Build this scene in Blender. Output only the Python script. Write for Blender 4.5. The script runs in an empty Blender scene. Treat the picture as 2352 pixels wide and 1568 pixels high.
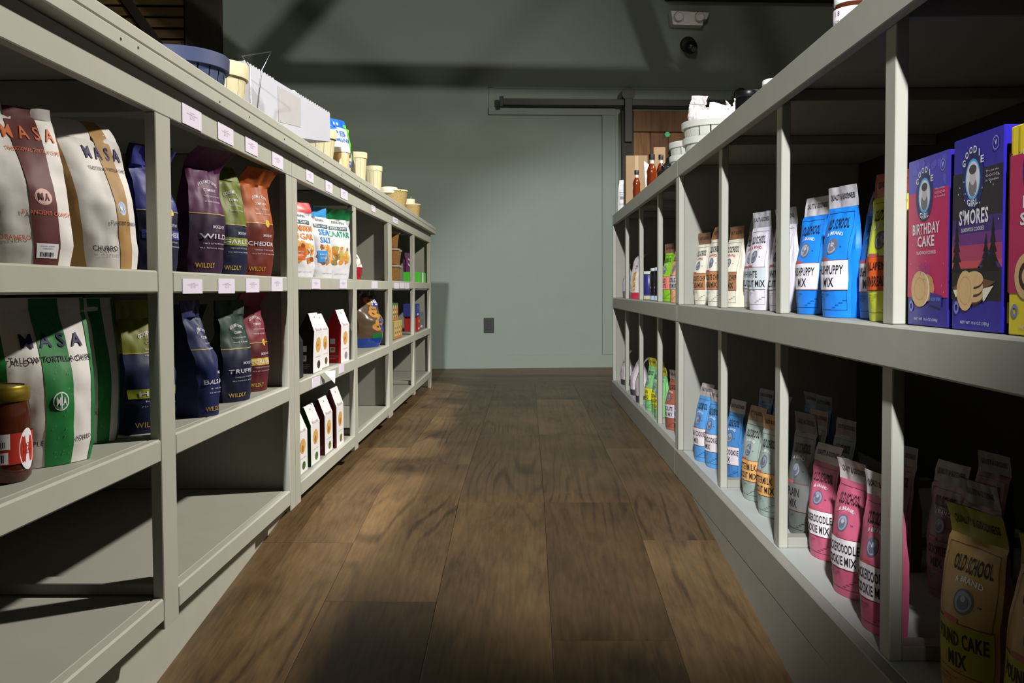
import bpy, bmesh, math, random
from mathutils import Vector, Matrix, noise
random.seed(7)
SC = bpy.context.scene
COL = SC.collection
R = math.radians
# ------------------------------------------------------------------ camera
cam = bpy.data.cameras.new('camera'); camo = bpy.data.objects.new('camera', cam); COL.objects.link(camo)
cam.sensor_width = 36.0; cam.lens = 2100.0 / 2352.0 * 36.0
cam.shift_y = -41.2 / 2352.0
cam.clip_start = 0.02
camo.matrix_world = (Matrix.Translation((0, 0, 0.63)) @ Matrix.Rotation(math.atan(35 / 2100), 4, 'Z')
                     @ Matrix.Rotation(math.pi / 2 - R(2.15), 4, 'X') @ Matrix.Rotation(-R(0.25), 4, 'Z'))
SC.camera = camo
# ------------------------------------------------------------------ world, lamps, exposure
wd = bpy.data.worlds.new('night_interior'); SC.world = wd; wd.use_nodes = True
wd.node_tree.nodes['Background'].inputs[0].default_value = (0.95, 1.0, 0.92, 1)
wd.node_tree.nodes['Background'].inputs[1].default_value = 0.006
def lamp(name, loc, power, size, target=None, color=(1, 0.97, 0.92), spot=None, blend=0.6):
    if spot:
        l = bpy.data.lights.new(name, 'SPOT'); l.spot_size = R(spot); l.spot_blend = blend; l.shadow_soft_size = size
    else:
        l = bpy.data.lights.new(name, 'AREA'); l.shape = 'DISK'; l.size = size
    l.energy = power; l.color = color
    o = bpy.data.objects.new(name, l); COL.objects.link(o); o.location = loc
    t = Vector(target) if target else Vector((loc[0], loc[1], 0))
    o.rotation_euler = (t - Vector(loc)).to_track_quat('-Z', 'Y').to_euler()
    return o
lamp('ceiling_spot_front', (-0.42, -2.6, 3.4), 2300, 0.09, target=(0.42, 2.6, 1.10), color=(0.98, 0.99, 1.0), spot=32, blend=0.40)
lamp('ceiling_lamp_aisle', (-0.42, 3.6, 3.5), 72, 0.10, target=(-0.42, 4.94, 0.0), color=(0.97, 0.98, 1.0), spot=96, blend=0.18)
lamp('ceiling_lamp_right', (2.05, 3.1, 2.95), 225, 0.16, target=(-0.6, 2.6, 0.4), color=(1.0, 0.95, 0.86))
lamp('ceiling_lamp_truss', (0.15, 1.4, 3.85), 105, 0.30, target=(-0.2, 7.2, 2.3), color=(1.0, 0.96, 0.88), spot=72, blend=0.5)
SC.view_settings.view_transform = 'Standard'; SC.view_settings.look = 'None'
SC.view_settings.gamma = 1.0; SC.view_settings.exposure = 0.0; SC.view_settings.use_curve_mapping = False

# ------------------------------------------------------------------ helpers
def lin(c):
    return tuple((x / 255 / 12.92) if x / 255 <= 0.04045 else ((x / 255 + 0.055) / 1.055) ** 2.4 for x in c)
MATS = {}
def mat(col, rough=0.6, spec=0.3, metal=0.0, var=0.06, bump=0.0, scale=30.0, trans=0.0, coat=0.0):
    key = (col, rough, spec, metal, var, bump, scale, trans, coat)
    if key in MATS: return MATS[key]
    m = bpy.data.materials.new('paint_%d_%d_%d' % col); m.use_nodes = True
    nt = m.node_tree; b = nt.nodes['Principled BSDF']; c = lin(col)
    b.inputs['Roughness'].default_value = rough; b.inputs['Specular IOR Level'].default_value = spec
    b.inputs['Metallic'].default_value = metal
    b.inputs['Transmission Weight'].default_value = trans
    b.inputs['Coat Weight'].default_value = coat
    if var > 0 or bump > 0:
        tc = nt.nodes.new('ShaderNodeTexCoord'); n = nt.nodes.new('ShaderNodeTexNoise')
        n.inputs['Scale'].default_value = scale; n.inputs['Detail'].default_value = 3
        nt.links.new(tc.outputs['Object'], n.inputs['Vector'])
        mr = nt.nodes.new('ShaderNodeMapRange'); mr.inputs['To Min'].default_value = 1 - var; mr.inputs['To Max'].default_value = 1 + var
        nt.links.new(n.outputs['Fac'], mr.inputs['Value'])
        mx = nt.nodes.new('ShaderNodeVectorMath'); mx.operation = 'SCALE'; mx.inputs[0].default_value = c
        nt.links.new(mr.outputs['Result'], mx.inputs['Scale']); nt.links.new(mx.outputs['Vector'], b.inputs['Base Color'])
        if bump > 0:
            bp = nt.nodes.new('ShaderNodeBump'); bp.inputs['Strength'].default_value = bump; bp.inputs['Distance'].default_value = 0.004
            nt.links.new(n.outputs['Fac'], bp.inputs['Height']); nt.links.new(bp.outputs['Normal'], b.inputs['Normal'])
    else:
        b.inputs['Base Color'].default_value = (*c, 1)
    MATS[key] = m
    return m
def glassy(col, rough=0.05, trans=0.8, alpha=1.0):
    key = ('g', col, rough, trans, alpha)
    if key in MATS: return MATS[key]
    m = bpy.data.materials.new('glass_%d_%d_%d' % col); m.use_nodes = True
    b = m.node_tree.nodes['Principled BSDF']
    b.inputs['Base Color'].default_value = (*lin(col), 1); b.inputs['Roughness'].default_value = rough
    b.inputs['Transmission Weight'].default_value = trans; b.inputs['IOR'].default_value = 1.3; b.inputs['Alpha'].default_value = alpha
    MATS[key] = m
    return m
def wood_mat(name, c1, c2, along='Y', ring=9.0, rough=0.5, knots=True, rnd=0.25):
    m = bpy.data.materials.new(name); m.use_nodes = True
    nt = m.node_tree; N = nt.nodes.new; L = nt.links.new; b = nt.nodes['Principled BSDF']
    tc = N('ShaderNodeTexCoord'); oi = N('ShaderNodeObjectInfo')
    off = N('ShaderNodeVectorMath'); off.operation = 'SCALE'; off.inputs[0].default_value = (13.1, 37.7, 5.3); L(oi.outputs['Random'], off.inputs['Scale'])
    add = N('ShaderNodeVectorMath'); add.operation = 'ADD'; L(tc.outputs['Object'], add.inputs[0]); L(off.outputs['Vector'], add.inputs[1])
    mp = N('ShaderNodeMapping'); s = {'Y': (1, 0.09, 1), 'X': (0.09, 1, 1), 'Z': (1, 1, 0.09)}[along]
    mp.inputs['Scale'].default_value = s; L(add.outputs['Vector'], mp.inputs['Vector'])
    n0 = N('ShaderNodeTexNoise'); n0.inputs['Scale'].default_value = 5.5; n0.inputs['Detail'].default_value = 1.5; L(mp.outputs['Vector'], n0.inputs['Vector'])
    # growth rings: contour lines of a stretched noise field, only in patches
    ml = N('ShaderNodeMath'); ml.operation = 'MULTIPLY'; ml.inputs[1].default_value = ring * 6.28; L(n0.outputs['Fac'], ml.inputs[0])
    sn = N('ShaderNodeMath'); sn.operation = 'SINE'; L(ml.outputs[0], sn.inputs[0])
    r1 = N('ShaderNodeMapRange'); r1.inputs['From Min'].default_value = 0.35; r1.inputs['From Max'].default_value = 1.0; r1.inputs['To Max'].default_value = -1.0; L(sn.outputs[0], r1.inputs['Value'])
    pm = N('ShaderNodeTexNoise'); pm.inputs['Scale'].default_value = 2.3; L(add.outputs['Vector'], pm.inputs['Vector'])
    pr = N('ShaderNodeMapRange'); pr.inputs['From Min'].default_value = 0.45; pr.inputs['From Max'].default_value = 0.65; pr.inputs['To Min'].default_value = 0.25; L(pm.outputs['Fac'], pr.inputs['Value'])
    r2 = N('ShaderNodeMath'); r2.operation = 'MULTIPLY'; L(r1.outputs['Result'], r2.inputs[0]); L(pr.outputs['Result'], r2.inputs[1])
    mf = N('ShaderNodeMapping'); mf.inputs['Scale'].default_value = {'Y': (1, 0.018, 1), 'X': (0.018, 1, 1), 'Z': (1, 1, 0.018)}[along]; L(add.outputs['Vector'], mf.inputs['Vector'])
    fine = N('ShaderNodeTexNoise'); fine.inputs['Scale'].default_value = 120; fine.inputs['Detail'].default_value = 3; L(mf.outputs['Vector'], fine.inputs['Vector'])
    big = N('ShaderNodeTexNoise'); big.inputs['Scale'].default_value = 3.6; big.inputs['Detail'].default_value = 5; big.inputs['Roughness'].default_value = 0.65
    mb = N('ShaderNodeMapping'); mb.inputs['Scale'].default_value = {'Y': (1, 0.55, 1), 'X': (0.55, 1, 1), 'Z': (1, 1, 0.55)}[along]; L(add.outputs['Vector'], mb.inputs['Vector']); L(mb.outputs['Vector'], big.inputs['Vector'])
    a1 = N('ShaderNodeMath'); a1.operation = 'MULTIPLY'; a1.inputs[1].default_value = 0.24; L(r2.outputs[0], a1.inputs[0])
    a2 = N('ShaderNodeMath'); a2.operation = 'MULTIPLY_ADD'; a2.inputs[1].default_value = 0.55; L(fine.outputs['Fac'], a2.inputs[0]); L(a1.outputs[0], a2.inputs[2])
    a3 = N('ShaderNodeMath'); a3.operation = 'MULTIPLY_ADD'; a3.inputs[1].default_value = 1.15; L(big.outputs['Fac'], a3.inputs[0]); L(a2.outputs[0], a3.inputs[2])
    rr = N('ShaderNodeMapRange'); rr.inputs['From Min'].default_value = 0.50; rr.inputs['From Max'].default_value = 1.15; L(a3.outputs[0], rr.inputs['Value'])
    mx = N('ShaderNodeMix'); mx.data_type = 'RGBA'; mx.inputs[6].default_value = (*lin(c1), 1); mx.inputs[7].default_value = (*lin(c2), 1)
    L(rr.outputs['Result'], mx.inputs[0])
    last = mx.outputs[2]
    if knots:
        v = N('ShaderNodeTexVoronoi'); v.inputs['Scale'].default_value = 3.2
        mk = N('ShaderNodeMapping'); mk.inputs['Scale'].default_value = {'Y': (1, 0.42, 1), 'X': (0.42, 1, 1), 'Z': (1, 1, 0.42)}[along]
        L(add.outputs['Vector'], mk.inputs['Vector']); L(mk.outputs['Vector'], v.inputs['Vector'])
        kr = N('ShaderNodeMapRange'); kr.inputs['From Min'].default_value = 0.03; kr.inputs['From Max'].default_value = 0.11
        kr.inputs['To Min'].default_value = 0.45; kr.inputs['To Max'].default_value = 1.0; L(v.outputs['Distance'], kr.inputs['Value'])
        k2 = N('ShaderNodeVectorMath'); k2.operation = 'SCALE'; L(last, k2.inputs[0]); L(kr.outputs['Result'], k2.inputs['Scale']); last = k2.outputs['Vector']
    rv = N('ShaderNodeMapRange'); rv.inputs['To Min'].default_value = 1 - rnd; rv.inputs['To Max'].default_value = 1 + rnd; L(oi.outputs['Random'], rv.inputs['Value'])
    k3 = N('ShaderNodeVectorMath'); k3.operation = 'SCALE'; L(last, k3.inputs[0]); L(rv.outputs['Result'], k3.inputs['Scale'])
    k4 = N('ShaderNodeMix'); k4.data_type = 'RGBA'; k4.blend_type = 'MULTIPLY'; k4.inputs[0].default_value = 1.0; L(k3.outputs['Vector'], k4.inputs[6]); L(oi.outputs['Color'], k4.inputs[7])
    L(k4.outputs[2], b.inputs['Base Color'])
    b.inputs['Roughness'].default_value = rough; b.inputs['Specular IOR Level'].default_value = 0.35
    bp = N('ShaderNodeBump'); bp.inputs['Strength'].default_value = 0.25; bp.inputs['Distance'].default_value = 0.002
    L(a2.outputs[0], bp.inputs['Height']); L(bp.outputs['Normal'], b.inputs['Normal'])
    return m

def mesh_obj(name, verts, faces, m, parent=None, smooth=False, sharp=None, mi=None):
    me = bpy.data.meshes.new(name); me.from_pydata([tuple(v) for v in verts], [], faces)
    for k in (m if isinstance(m, (list, tuple)) else [m]): me.materials.append(k)
    if mi: me.polygons.foreach_set('material_index', mi)
    if smooth:
        me.polygons.foreach_set('use_smooth', [True] * len(me.polygons))
        if sharp: me.set_sharp_from_angle(angle=R(sharp))
    me.update()
    o = bpy.data.objects.new(name, me); COL.objects.link(o)
    if parent: o.parent = parent
    return o
def link_copy(src, parent=None, loc=None):
    o = src.copy(); COL.objects.link(o)
    o.parent = parent
    if loc is not None: o.location = loc
    return o
def empty(name, loc=(0, 0, 0), rz=0.0, label=None, cat=None, group=None, kind=None, rot=None):
    o = bpy.data.objects.new(name, None); COL.objects.link(o); o.location = loc
    o.rotation_euler = rot if rot else (0, 0, rz); o.empty_display_size = 0.05
    return tag(o, label, cat, group, kind)
def tag(o, label=None, cat=None, group=None, kind=None):
    if label: o['label'] = label
    if cat: o['category'] = cat
    if group: o['group'] = group
    if kind: o['kind'] = kind
    return o
BOXF = [(0, 3, 2, 1), (4, 5, 6, 7), (0, 1, 5, 4), (1, 2, 6, 5), (2, 3, 7, 6), (3, 0, 4, 7)]
def box(name, x0, x1, y0, y1, z0, z1, m, parent=None, bev=0.0015):
    """bevelled box in parent space"""
    bm = bmesh.new()
    vs = [bm.verts.new(v) for v in ((x0, y0, z0), (x1, y0, z0), (x1, y1, z0), (x0, y1, z0), (x0, y0, z1), (x1, y0, z1), (x1, y1, z1), (x0, y1, z1))]
    for f in BOXF: bm.faces.new([vs[i] for i in f])
    if bev > 0:
        bmesh.ops.bevel(bm, geom=list(bm.edges), offset=min(bev, 0.4 * min(abs(x1 - x0), abs(y1 - y0), abs(z1 - z0))), segments=1, affect='EDGES', profile=0.5)
    bm.normal_update()
    me = bpy.data.meshes.new(name); bm.to_mesh(me); bm.free(); me.materials.append(m)
    o = bpy.data.objects.new(name, me); COL.objects.link(o)
    if parent: o.parent = parent
    return o
def prism(name, pts, y0, y1, m, parent=None, axis='Y'):
    """2D outline (x,z) extruded along y"""
    n = len(pts)
    if axis == 'Y': f = lambda p, t: (p[0], t, p[1])
    elif axis == 'X': f = lambda p, t: (t, p[0], p[1])
    else: f = lambda p, t: (p[0], p[1], t)
    v = [f(p, y0) for p in pts] + [f(p, y1) for p in pts]
    faces = [tuple(range(n)), tuple(range(2 * n - 1, n - 1, -1))] + [(i, i + n, (i + 1) % n + n, (i + 1) % n) for i in range(n)]
    o = mesh_obj(name, v, faces, m, parent)
    bm = bmesh.new(); bm.from_mesh(o.data); bmesh.ops.recalc_face_normals(bm, faces=bm.faces); bm.to_mesh(o.data); bm.free()
    return o
def lathe(name, prof, m, parent=None, n=32, sx=1.0, sy=1.0, smooth=True, sharp=35, loc=None):
    v, f = [], []
    for r, z in prof:
        for i in range(n):
            a = 2 * math.pi * i / n; v.append((r * sx * math.cos(a), r * sy * math.sin(a), z))
    for j in range(len(prof) - 1):
        for i in range(n):
            k = (i + 1) % n; f.append((j * n + i, j * n + k, (j + 1) * n + k, (j + 1) * n + i))
    f.append(tuple(range(n - 1, -1, -1))); f.append(tuple((len(prof) - 1) * n + i for i in range(n)))
    o = mesh_obj(name, v, f, m, parent, smooth, sharp)
    if loc: o.location = loc
    return o
def tube(name, pts, r, m, parent=None, n=8, closed=False):
    v, f = [], []
    P = [Vector(p) for p in pts]
    for i, p in enumerate(P):
        a = P[max(i - 1, 0)] if not closed else P[i - 1]; b = P[min(i + 1, len(P) - 1)] if not closed else P[(i + 1) % len(P)]
        d = (b - a).normalized(); u = d.orthogonal().normalized(); w = d.cross(u)
        for k in range(n):
            t = 2 * math.pi * k / n; v.append(p + (u * math.cos(t) + w * math.sin(t)) * r)
    rng = len(P) if closed else len(P) - 1
    for i in range(rng):
        j = (i + 1) % len(P)
        for k in range(n):
            l = (k + 1) % n; f.append((i * n + k, i * n + l, j * n + l, j * n + k))
    if not closed: f.append(tuple(range(n - 1, -1, -1))); f.append(tuple((len(P) - 1) * n + k for k in range(n)))
    return mesh_obj(name, v, f, m, parent, True, 50)

# lettering -----------------------------------------------------------------
FONT = {}
def glyphs(s, bold=0.0, sub=0):
    k = (s, bold, sub)
    if k not in FONT:
        cu = bpy.data.curves.new('lettering', 'FONT'); cu.body = s; cu.resolution_u = 2; cu.space_character = 1.08; cu.offset = bold * 0.6; cu.fill_mode = 'FRONT'
        o = bpy.data.objects.new('lettering', cu)
        me = o.to_mesh().copy(); o.to_mesh_clear()
        me.calc_loop_triangles()
        V = [(v.co.x, v.co.y) for v in me.vertices]; T = [tuple(t.vertices) for t in me.loop_triangles]
        bpy.data.objects.remove(o); bpy.data.curves.remove(cu); bpy.data.meshes.remove(me)
        xs = [a for a, b in V] or [0, 1]; ys = [b for a, b in V] or [0, 1]
        x0, x1, y0, y1 = min(xs), max(xs), min(ys), max(ys)
        V = [((a - x0) / (x1 - x0 + 1e-9), (b - y0) / (y1 - y0 + 1e-9)) for a, b in V]
        for _ in range(sub):                      # split every triangle in four so that print follows curved film
            E, T2 = {}, []
            def mid(a, b):
                q = (min(a, b), max(a, b))
                if q not in E: E[q] = len(V); V.append(((V[a][0] + V[b][0]) / 2, (V[a][1] + V[b][1]) / 2))
                return E[q]
            for a, b, c in T:
                d, e, f = mid(a, b), mid(b, c), mid(c, a); T2 += [(a, d, f), (d, b, e), (f, e, c), (d, e, f)]
            T = T2
        FONT[k] = (V, T)
    return FONT[k]
class Print:
    """flat print (bands, lettering, discs) laid on a surface S(u,v,eps); one mesh per part name"""
    def __init__(self, S, parent, step=None):
        self.S = S; self.parent = parent; self.parts = {}; self.subs = {}; self.fine = isinstance(getattr(S, '__self__', None), Pouch); self.step = step or (0.00006 if self.fine else 0.00001); self.eps = 0.0003
    def _p(self, part):
        return self.parts.setdefault(part, ([], [], [], []))
    def add(self, part, uv, tris, m):
        V, F, M, I = self._p(part)
        self.eps += self.step if part not in ('leaf_print', 'chip_picture', 'dots', 'confetti', 'star_print') else 0.00001
        n = len(V); V += [self.S(u, v, self.eps) for u, v in uv]; F += [tuple(i + n for i in t) for t in tris]
        if m not in M: M.append(m)
        I += [M.index(m)] * len(tris)
    def band(self, part, m, u0, u1, v0, v1, nu=10, nv=6, slant=0.0, wave=0.0):
        if self.fine: nu = max(1, math.ceil(abs(u1 - u0) * 22)); nv = max(1, math.ceil(abs(v1 - v0) * 36))
        uv = [(u0 + (u1 - u0) * i / nu + slant * (j / nv), v0 + (v1 - v0) * j / nv + wave * math.sin(6.0 * i / nu) * (1 if j == nv else 0)) for j in range(nv + 1) for i in range(nu + 1)]
        q = [(j * (nu + 1) + i, j * (nu + 1) + i + 1, (j + 1) * (nu + 1) + i + 1, (j + 1) * (nu + 1) + i) for j in range(nv) for i in range(nu)]
        self.add(part, uv, q, m)
    def text(self, s, m, u0, u1, v0, v1, bold=0.0, arc=0.0, part='lettering', slant=0.0, sub=None):
        V, T = glyphs(s, bold, 1 if self.fine and v1 - v0 > .02 else 0)
        uv = [(u0 + (u1 - u0) * a, v0 + (v1 - v0) * b + arc * (1 - (2 * a - 1) ** 2) + slant * a) for a, b in V]
        self.n = getattr(self, 'n', 0) + 1
        e0 = self.eps; self.eps += 0.08 * self.S.__self__.wr if self.fine else 0
        key = '%s#%d' % (part, self.n); self.add(key, uv, T, m); self.eps = e0 + 0.00001
        if sub: self.subs[key] = sub
    def disc(self, part, m, uc, vc, ru, rv, n=20, r0=0.0):
        if r0 <= 0:
            uv = [(uc, vc)] + [(uc + ru * math.cos(2 * math.pi * i / n), vc + rv * math.sin(2 * math.pi * i / n)) for i in range(n)]
            t = [(0, 1 + i, 1 + (i + 1) % n) for i in range(n)]
        else:
            uv = [(uc + k * ru * math.cos(2 * math.pi * i / n), vc + k * rv * math.sin(2 * math.pi * i / n)) for k in (r0, 1) for i in range(n)]
            t = [(i, n + i, n + (i + 1) % n, (i + 1) % n) for i in range(n)]
        self.add(part, uv, t, m)
    def poly(self, part, m, pts):
        c = (sum(p[0] for p in pts) / len(pts), sum(p[1] for p in pts) / len(pts)); n = len(pts)
        self.add(part, [c] + list(pts), [(0, 1 + i, 1 + (i + 1) % n) for i in range(n)], m)
    def line(self, m, u0, u1, v0, v1, t=0.006, part='frame_line', su=1.0):
        """thin rectangle outline"""
        self.band(part, m, u0, u1, v0, v0 + t, 8, 1); self.band(part, m, u0, u1, v1 - t, v1, 8, 1)
        self.band(part, m, u0, u0 + t * su, v0, v1, 1, 8); self.band(part, m, u1 - t * su, u1, v0, v1, 1, 8)
    def build(self):
        out = {}
        for part, (V, F, M, I) in self.parts.items():
            out[part] = mesh_obj(part.split('#')[0], V, F, M, self.parent, True, None, I)
        for k, sub in self.subs.items():
            if sub in out: out[k].parent = out[sub]
        return out

# pouches -------------------------------------------------------------------
class Pouch:
    def __init__(self, w, d, h, seal=0.86, side=0.55, bulge=0.10, bend=0.0, skew=0.0, wr=0.0025, seed=0, topw=1.0, foot=0.92, flop=0.0, pinch=0.0):
        self.__dict__.update(locals())
    def hw(s, v):
        f = s.foot + (1 - s.foot) * min(1, v / 0.12)
        t = 1 if v < 0.5 else 1 + (s.topw - 1) * ((v - 0.5) / 0.5)
        return s.w / 2 * f * t * (1 - s.pinch * max(0, math.sin(math.pi * min(1, max(0, (v - 0.45) / 0.5)))))
    def hd(s, v):
        if v >= s.seal: return 0.0012
        a = v / s.seal
        k = (1 + s.bulge * math.sin(math.pi * min(1, a * 1.3))) if a < 0.77 else 1.0
        top = 1.0 if a < 0.5 else max(0.0, 1 - ((a - 0.5) / 0.5) ** 1.5)
        return 0.0012 + (s.d / 2) * k * top
    def cen(s, v):
        k = max(0, (v - 0.35) / 0.65)
        fl = max(0, (v - s.seal + 0.05) / (1 - s.seal + 0.05))
        return s.skew * v, s.bend * k * k + s.flop * fl * fl
    def P(s, u, v, front=True, eps=0.0):
        hw, hd = s.hw(v), s.hd(v); cx, cy = s.cen(v)
        g = s.side + (1 - s.side) * (1 - abs(u) ** 2.2)
        n = noise.noise(Vector((u * 1.7 + s.seed * 3.1, v * 5.5, s.seed * 1.7 + (0 if front else 9)))) * s.wr * (0.35 + 1.1 * v) * min(1, v * 8)
        n += 0.35 * s.wr * noise.noise(Vector((u * 4 + s.seed, v * 11, 4.2 + s.seed)))* min(1, v * 8)
        if v >= s.seal: n *= 0.8 ; nb = n
        y = hd * g
        if v >= s.seal - 0.001:
            return Vector((cx + u * hw, cy + n + (-y if front else y), v * s.h))
        return Vector((cx + u * hw, cy + (-(y + n) if front else (y + n)), v * s.h))
    def S(s, u01, v, eps=0.0):
        u = 2 * u01 - 1
        p = s.P(u, v)
        du = s.P(min(u + .03, 1.0), v) - s.P(max(u - .03, -1.0), v); dv = s.P(u, min(v + .01, 1)) - s.P(u, max(v - .01, 0))
        nn = du.cross(dv)
        if nn.length > 0: nn.normalize()
        return p + nn * (eps + 0.0002)
    def side_S(s, sgn):
        """near gusset: s01 0 at the back edge .. 1 at the front edge"""
        def f(a, v, eps=0.0):
            fr, bk = s.P(sgn, v, True), s.P(sgn, v, False)
            p = bk.lerp(fr, a) if sgn < 0 else fr.lerp(bk, a)
            p.x -= sgn * s.gus(v) * s.w * (1 - abs(2 * a - 1))
            p.x += sgn * (eps + 0.0003)
            return p
        return f
    def gus(s, v): return 0.02 + 0.16 * max(0, (v - 0.35)) * (1 if v < s.seal else 0)
    def levels(s, a, b, n):
        n *= 2
        return [a + (b - a) * i / n for i in range(n + 1)]
    def loft(s, name, lv, m, parent, cap=True):
        nf = 23; V, F = [], []
        for v in lv:
            fr = [s.P(-1 + 2 * i / (nf - 1), v, True) for i in range(nf)]
            bk = [s.P(1 - 2 * i / (nf - 1), v, False) for i in range(nf)]
            gr = (fr[-1] + bk[0]) / 2; gl = (bk[-1] + fr[0]) / 2
            g = s.gus(v) * s.w; gr.x -= g; gl.x += g
            V += fr + [gr] + bk + [gl]
        n = 2 * nf + 2
        for j in range(len(lv) - 1):
            for i in range(n):
                k = (i + 1) % n; F.append((j * n + i, j * n + k, (j + 1) * n + k, (j + 1) * n + i))
        if cap: F.append(tuple(range(n - 1, -1, -1)))
        F.append(tuple((len(lv) - 1) * n + i for i in range(n)))
        return mesh_obj(name, V, F, m, parent, True, 38)
    def build(s, parent, body_m, seal_m=None, seal_at=None):
        sa = seal_at or s.seal
        s.loft('body', s.levels(0, sa, 18), body_m, parent)
        return s.loft('top_seal', s.levels(sa, 1.0, 5), seal_m or body_m, parent)

# ================================================================== STRUCTURE
SAGE = mat((166, 166, 154), 0.5, 0.35, var=0.05, bump=0.12, scale=14)
SAGE_WALL = mat((126, 136, 126), 0.75, 0.25, var=0.04, bump=0.05, scale=6)
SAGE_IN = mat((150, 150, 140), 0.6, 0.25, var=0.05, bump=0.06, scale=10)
SAGE_DARK = mat((146, 144, 133), 0.55, 0.3, var=0.10, bump=0.12, scale=9)  # darker sage for the right fascia and plinth
SHADE_BACK = mat((38, 37, 33), 0.8, 0.2)  # near-black back panels: the shade deep in the shelves put into the colour
CEIL = mat((48, 44, 38), 0.85, 0.2)
OAK = wood_mat('floor_oak', (56, 43, 28), (110, 87, 57), 'Y', 13.0, 0.45, rnd=0.08)
OAKX = wood_mat('floor_oak_cross', (74, 57, 38), (108, 86, 58), 'X', 9.0, 0.45)
BARN = wood_mat('barn_wood', (74, 50, 30), (136, 98, 62), 'Z', 7.0, 0.7, rnd=0.3)
BARNX = wood_mat('barn_wood_slat', (60, 46, 26), (124, 98, 56), 'X', 7.0, 0.7, rnd=0.3)
DARKWOOD = wood_mat('dark_stained_wood', (30, 26, 20), (52, 44, 34), 'Z', 7.0, 0.65, rnd=0.15)
BLACK = mat((20, 20, 19), 0.5, 0.4, var=0.05)
PLASTIC_W = mat((226, 224, 220), 0.45, 0.4, var=0.02)

def zf(y):                       # floor level: flat, then falling gently towards the viewer
    return 0.0 if y >= 2.8 else -0.105 * (2.8 - max(y, 0.4))
YB = [-3.0, 0.4, 2.8, 9.0]
# subfloor slab with its planks
pts = [(y, zf(y) - 0.013) for y in YB] + [(9.0, -0.4), (-3.0, -0.4)]
floor = prism('floor', pts, -4.2, 4.2, mat((70, 56, 42), 0.8), axis='X'); tag(floor, kind='structure', label='brown wood plank floor falling gently towards the viewer')
def plank(x0, x1, y0, y1, m, g=0.0004):
    ys = [y0 + g] + [b for b in YB if y0 + 0.01 < b < y1 - 0.01] + [y1 - g]
    V, F = [], []
    c = 0.0015
    cx, cy = (x0 + x1) / 2, (y0 + y1) / 2
    for y in ys:
        z = zf(y)
        e = 0
        V += [(x0 + g - cx, y - cy, z - 0.012), (x0 + g - cx, y - cy, z - 0.0007), (x0 + g + c - cx, y - cy, z), (x1 - g - c - cx, y - cy, z), (x1 - g - cx, y - cy, z - 0.0007), (x1 - g - cx, y - cy, z - 0.012)]
    n = 6
    for j in range(len(ys) - 1):
        for i in range(n - 1): F.append((j * n + i, (j + 1) * n + i, (j + 1) * n + i + 1, j * n + i + 1))
    F.append(tuple(range(n))); F.append(tuple((len(ys) - 1) * n + i for i in range(n - 1, -1, -1)))
    o = mesh_obj('plank', V, F, m, floor); o.location = (cx, cy, 0)
    return o
rp = random.Random(11)
joints = {0: [1.15, 2.40, 3.62, 4.84], 1: [0.82, 2.05, 3.27, 4.49, 5.7], 2: [1.5, 2.72, 3.94, 5.16], 3: [0.65, 1.87, 2.72, 3.95, 5.2], 4: [1.2, 2.42, 3.6, 4.8], -1: [1.9, 3.1, 4.3, 5.5]}
for k in range(-7, 8):
    x0 = -0.722 + 0.257 * k; x1 = x0 + 0.257
    js = joints.get(k) or [rp.uniform(0.2, 1.2) + 1.22 * i for i in range(5)]
    ys = [-1.0] + [j for j in js if j < 5.8] + [6.04]
    for i, (a, b) in enumerate(zip(ys, ys[1:])):
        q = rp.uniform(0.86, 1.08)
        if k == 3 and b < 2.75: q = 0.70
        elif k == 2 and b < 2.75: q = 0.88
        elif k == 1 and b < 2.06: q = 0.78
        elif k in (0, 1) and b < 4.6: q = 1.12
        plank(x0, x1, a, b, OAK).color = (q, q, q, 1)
y = 6.04
for r in range(7):
    x = -3.6 + rp.uniform(0, 1.0)
    plank(-4.1, x, y, y + 0.24, OAKX)
    while x < 4.0:
        x2 = min(x + 1.5, 4.1); plank(x, x2, y, y + 0.24, OAKX); x = x2
    y += 0.24

# back wall, slightly skewed to the aisle
WE = empty('wall_back_frame', (0, 7.265, 0), math.atan(0.073)); 
wall = box('wall_back', -2.345, 4.2, 0, 0.14, -0.3, 4.3, SAGE_WALL, None, 0); wall.location = WE.location; wall.rotation_euler = WE.rotation_euler
bpy.data.objects.remove(WE)
tag(wall, 'sage green painted end wall with a door casing', kind='structure')
def onwall(o, label=None, cat=None, kind=None, group=None):
    o.location = wall.location; o.rotation_euler = wall.rotation_euler
    return tag(o, label, cat, group, kind)
bb = box('baseboard_back', -2.34, 4.2, -0.018, -0.0005, 0.0, 0.105, SAGE_WALL, None, 0.004); onwall(bb, 'sage green baseboard along the end wall', kind='structure')
for n, (a, b, c, d) in enumerate([(0.60, 0.705, 0.105, 2.0), (-0.30, 0.705, 2.0, 2.06), (-0.30, -0.255, 2.0, 2.22), (-0.30, 1.9, 2.205, 2.225)]):
    onwall(box('trim_%d' % (n + 1), a, b, -0.014 if n < 2 else -0.005, -0.0005, c, d, SAGE_WALL, None, 0.003), 'flat green painted casing strip on the end wall', kind='structure')
onwall(box('trim_5', 1.1, 4.2, -0.16, -0.001, 2.90, 3.12, DARKWOOD, None, 0.004), 'dark timber beam along the top of the end wall', kind='structure')
for nm, a in (('wall_left', (-4.2, -4.1, -3, 9)), ('wall_right', (4.2, 4.3, -3, 9)), ('wall_front', (-4.2, 4.2, -3.1, -3.0))):
    tag(box(nm, a[0], a[1], a[2], a[3], -0.5, 4.3, mat((70, 74, 68), 0.8), None, 0), 'sage green side wall of the shop', kind='structure')
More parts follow.
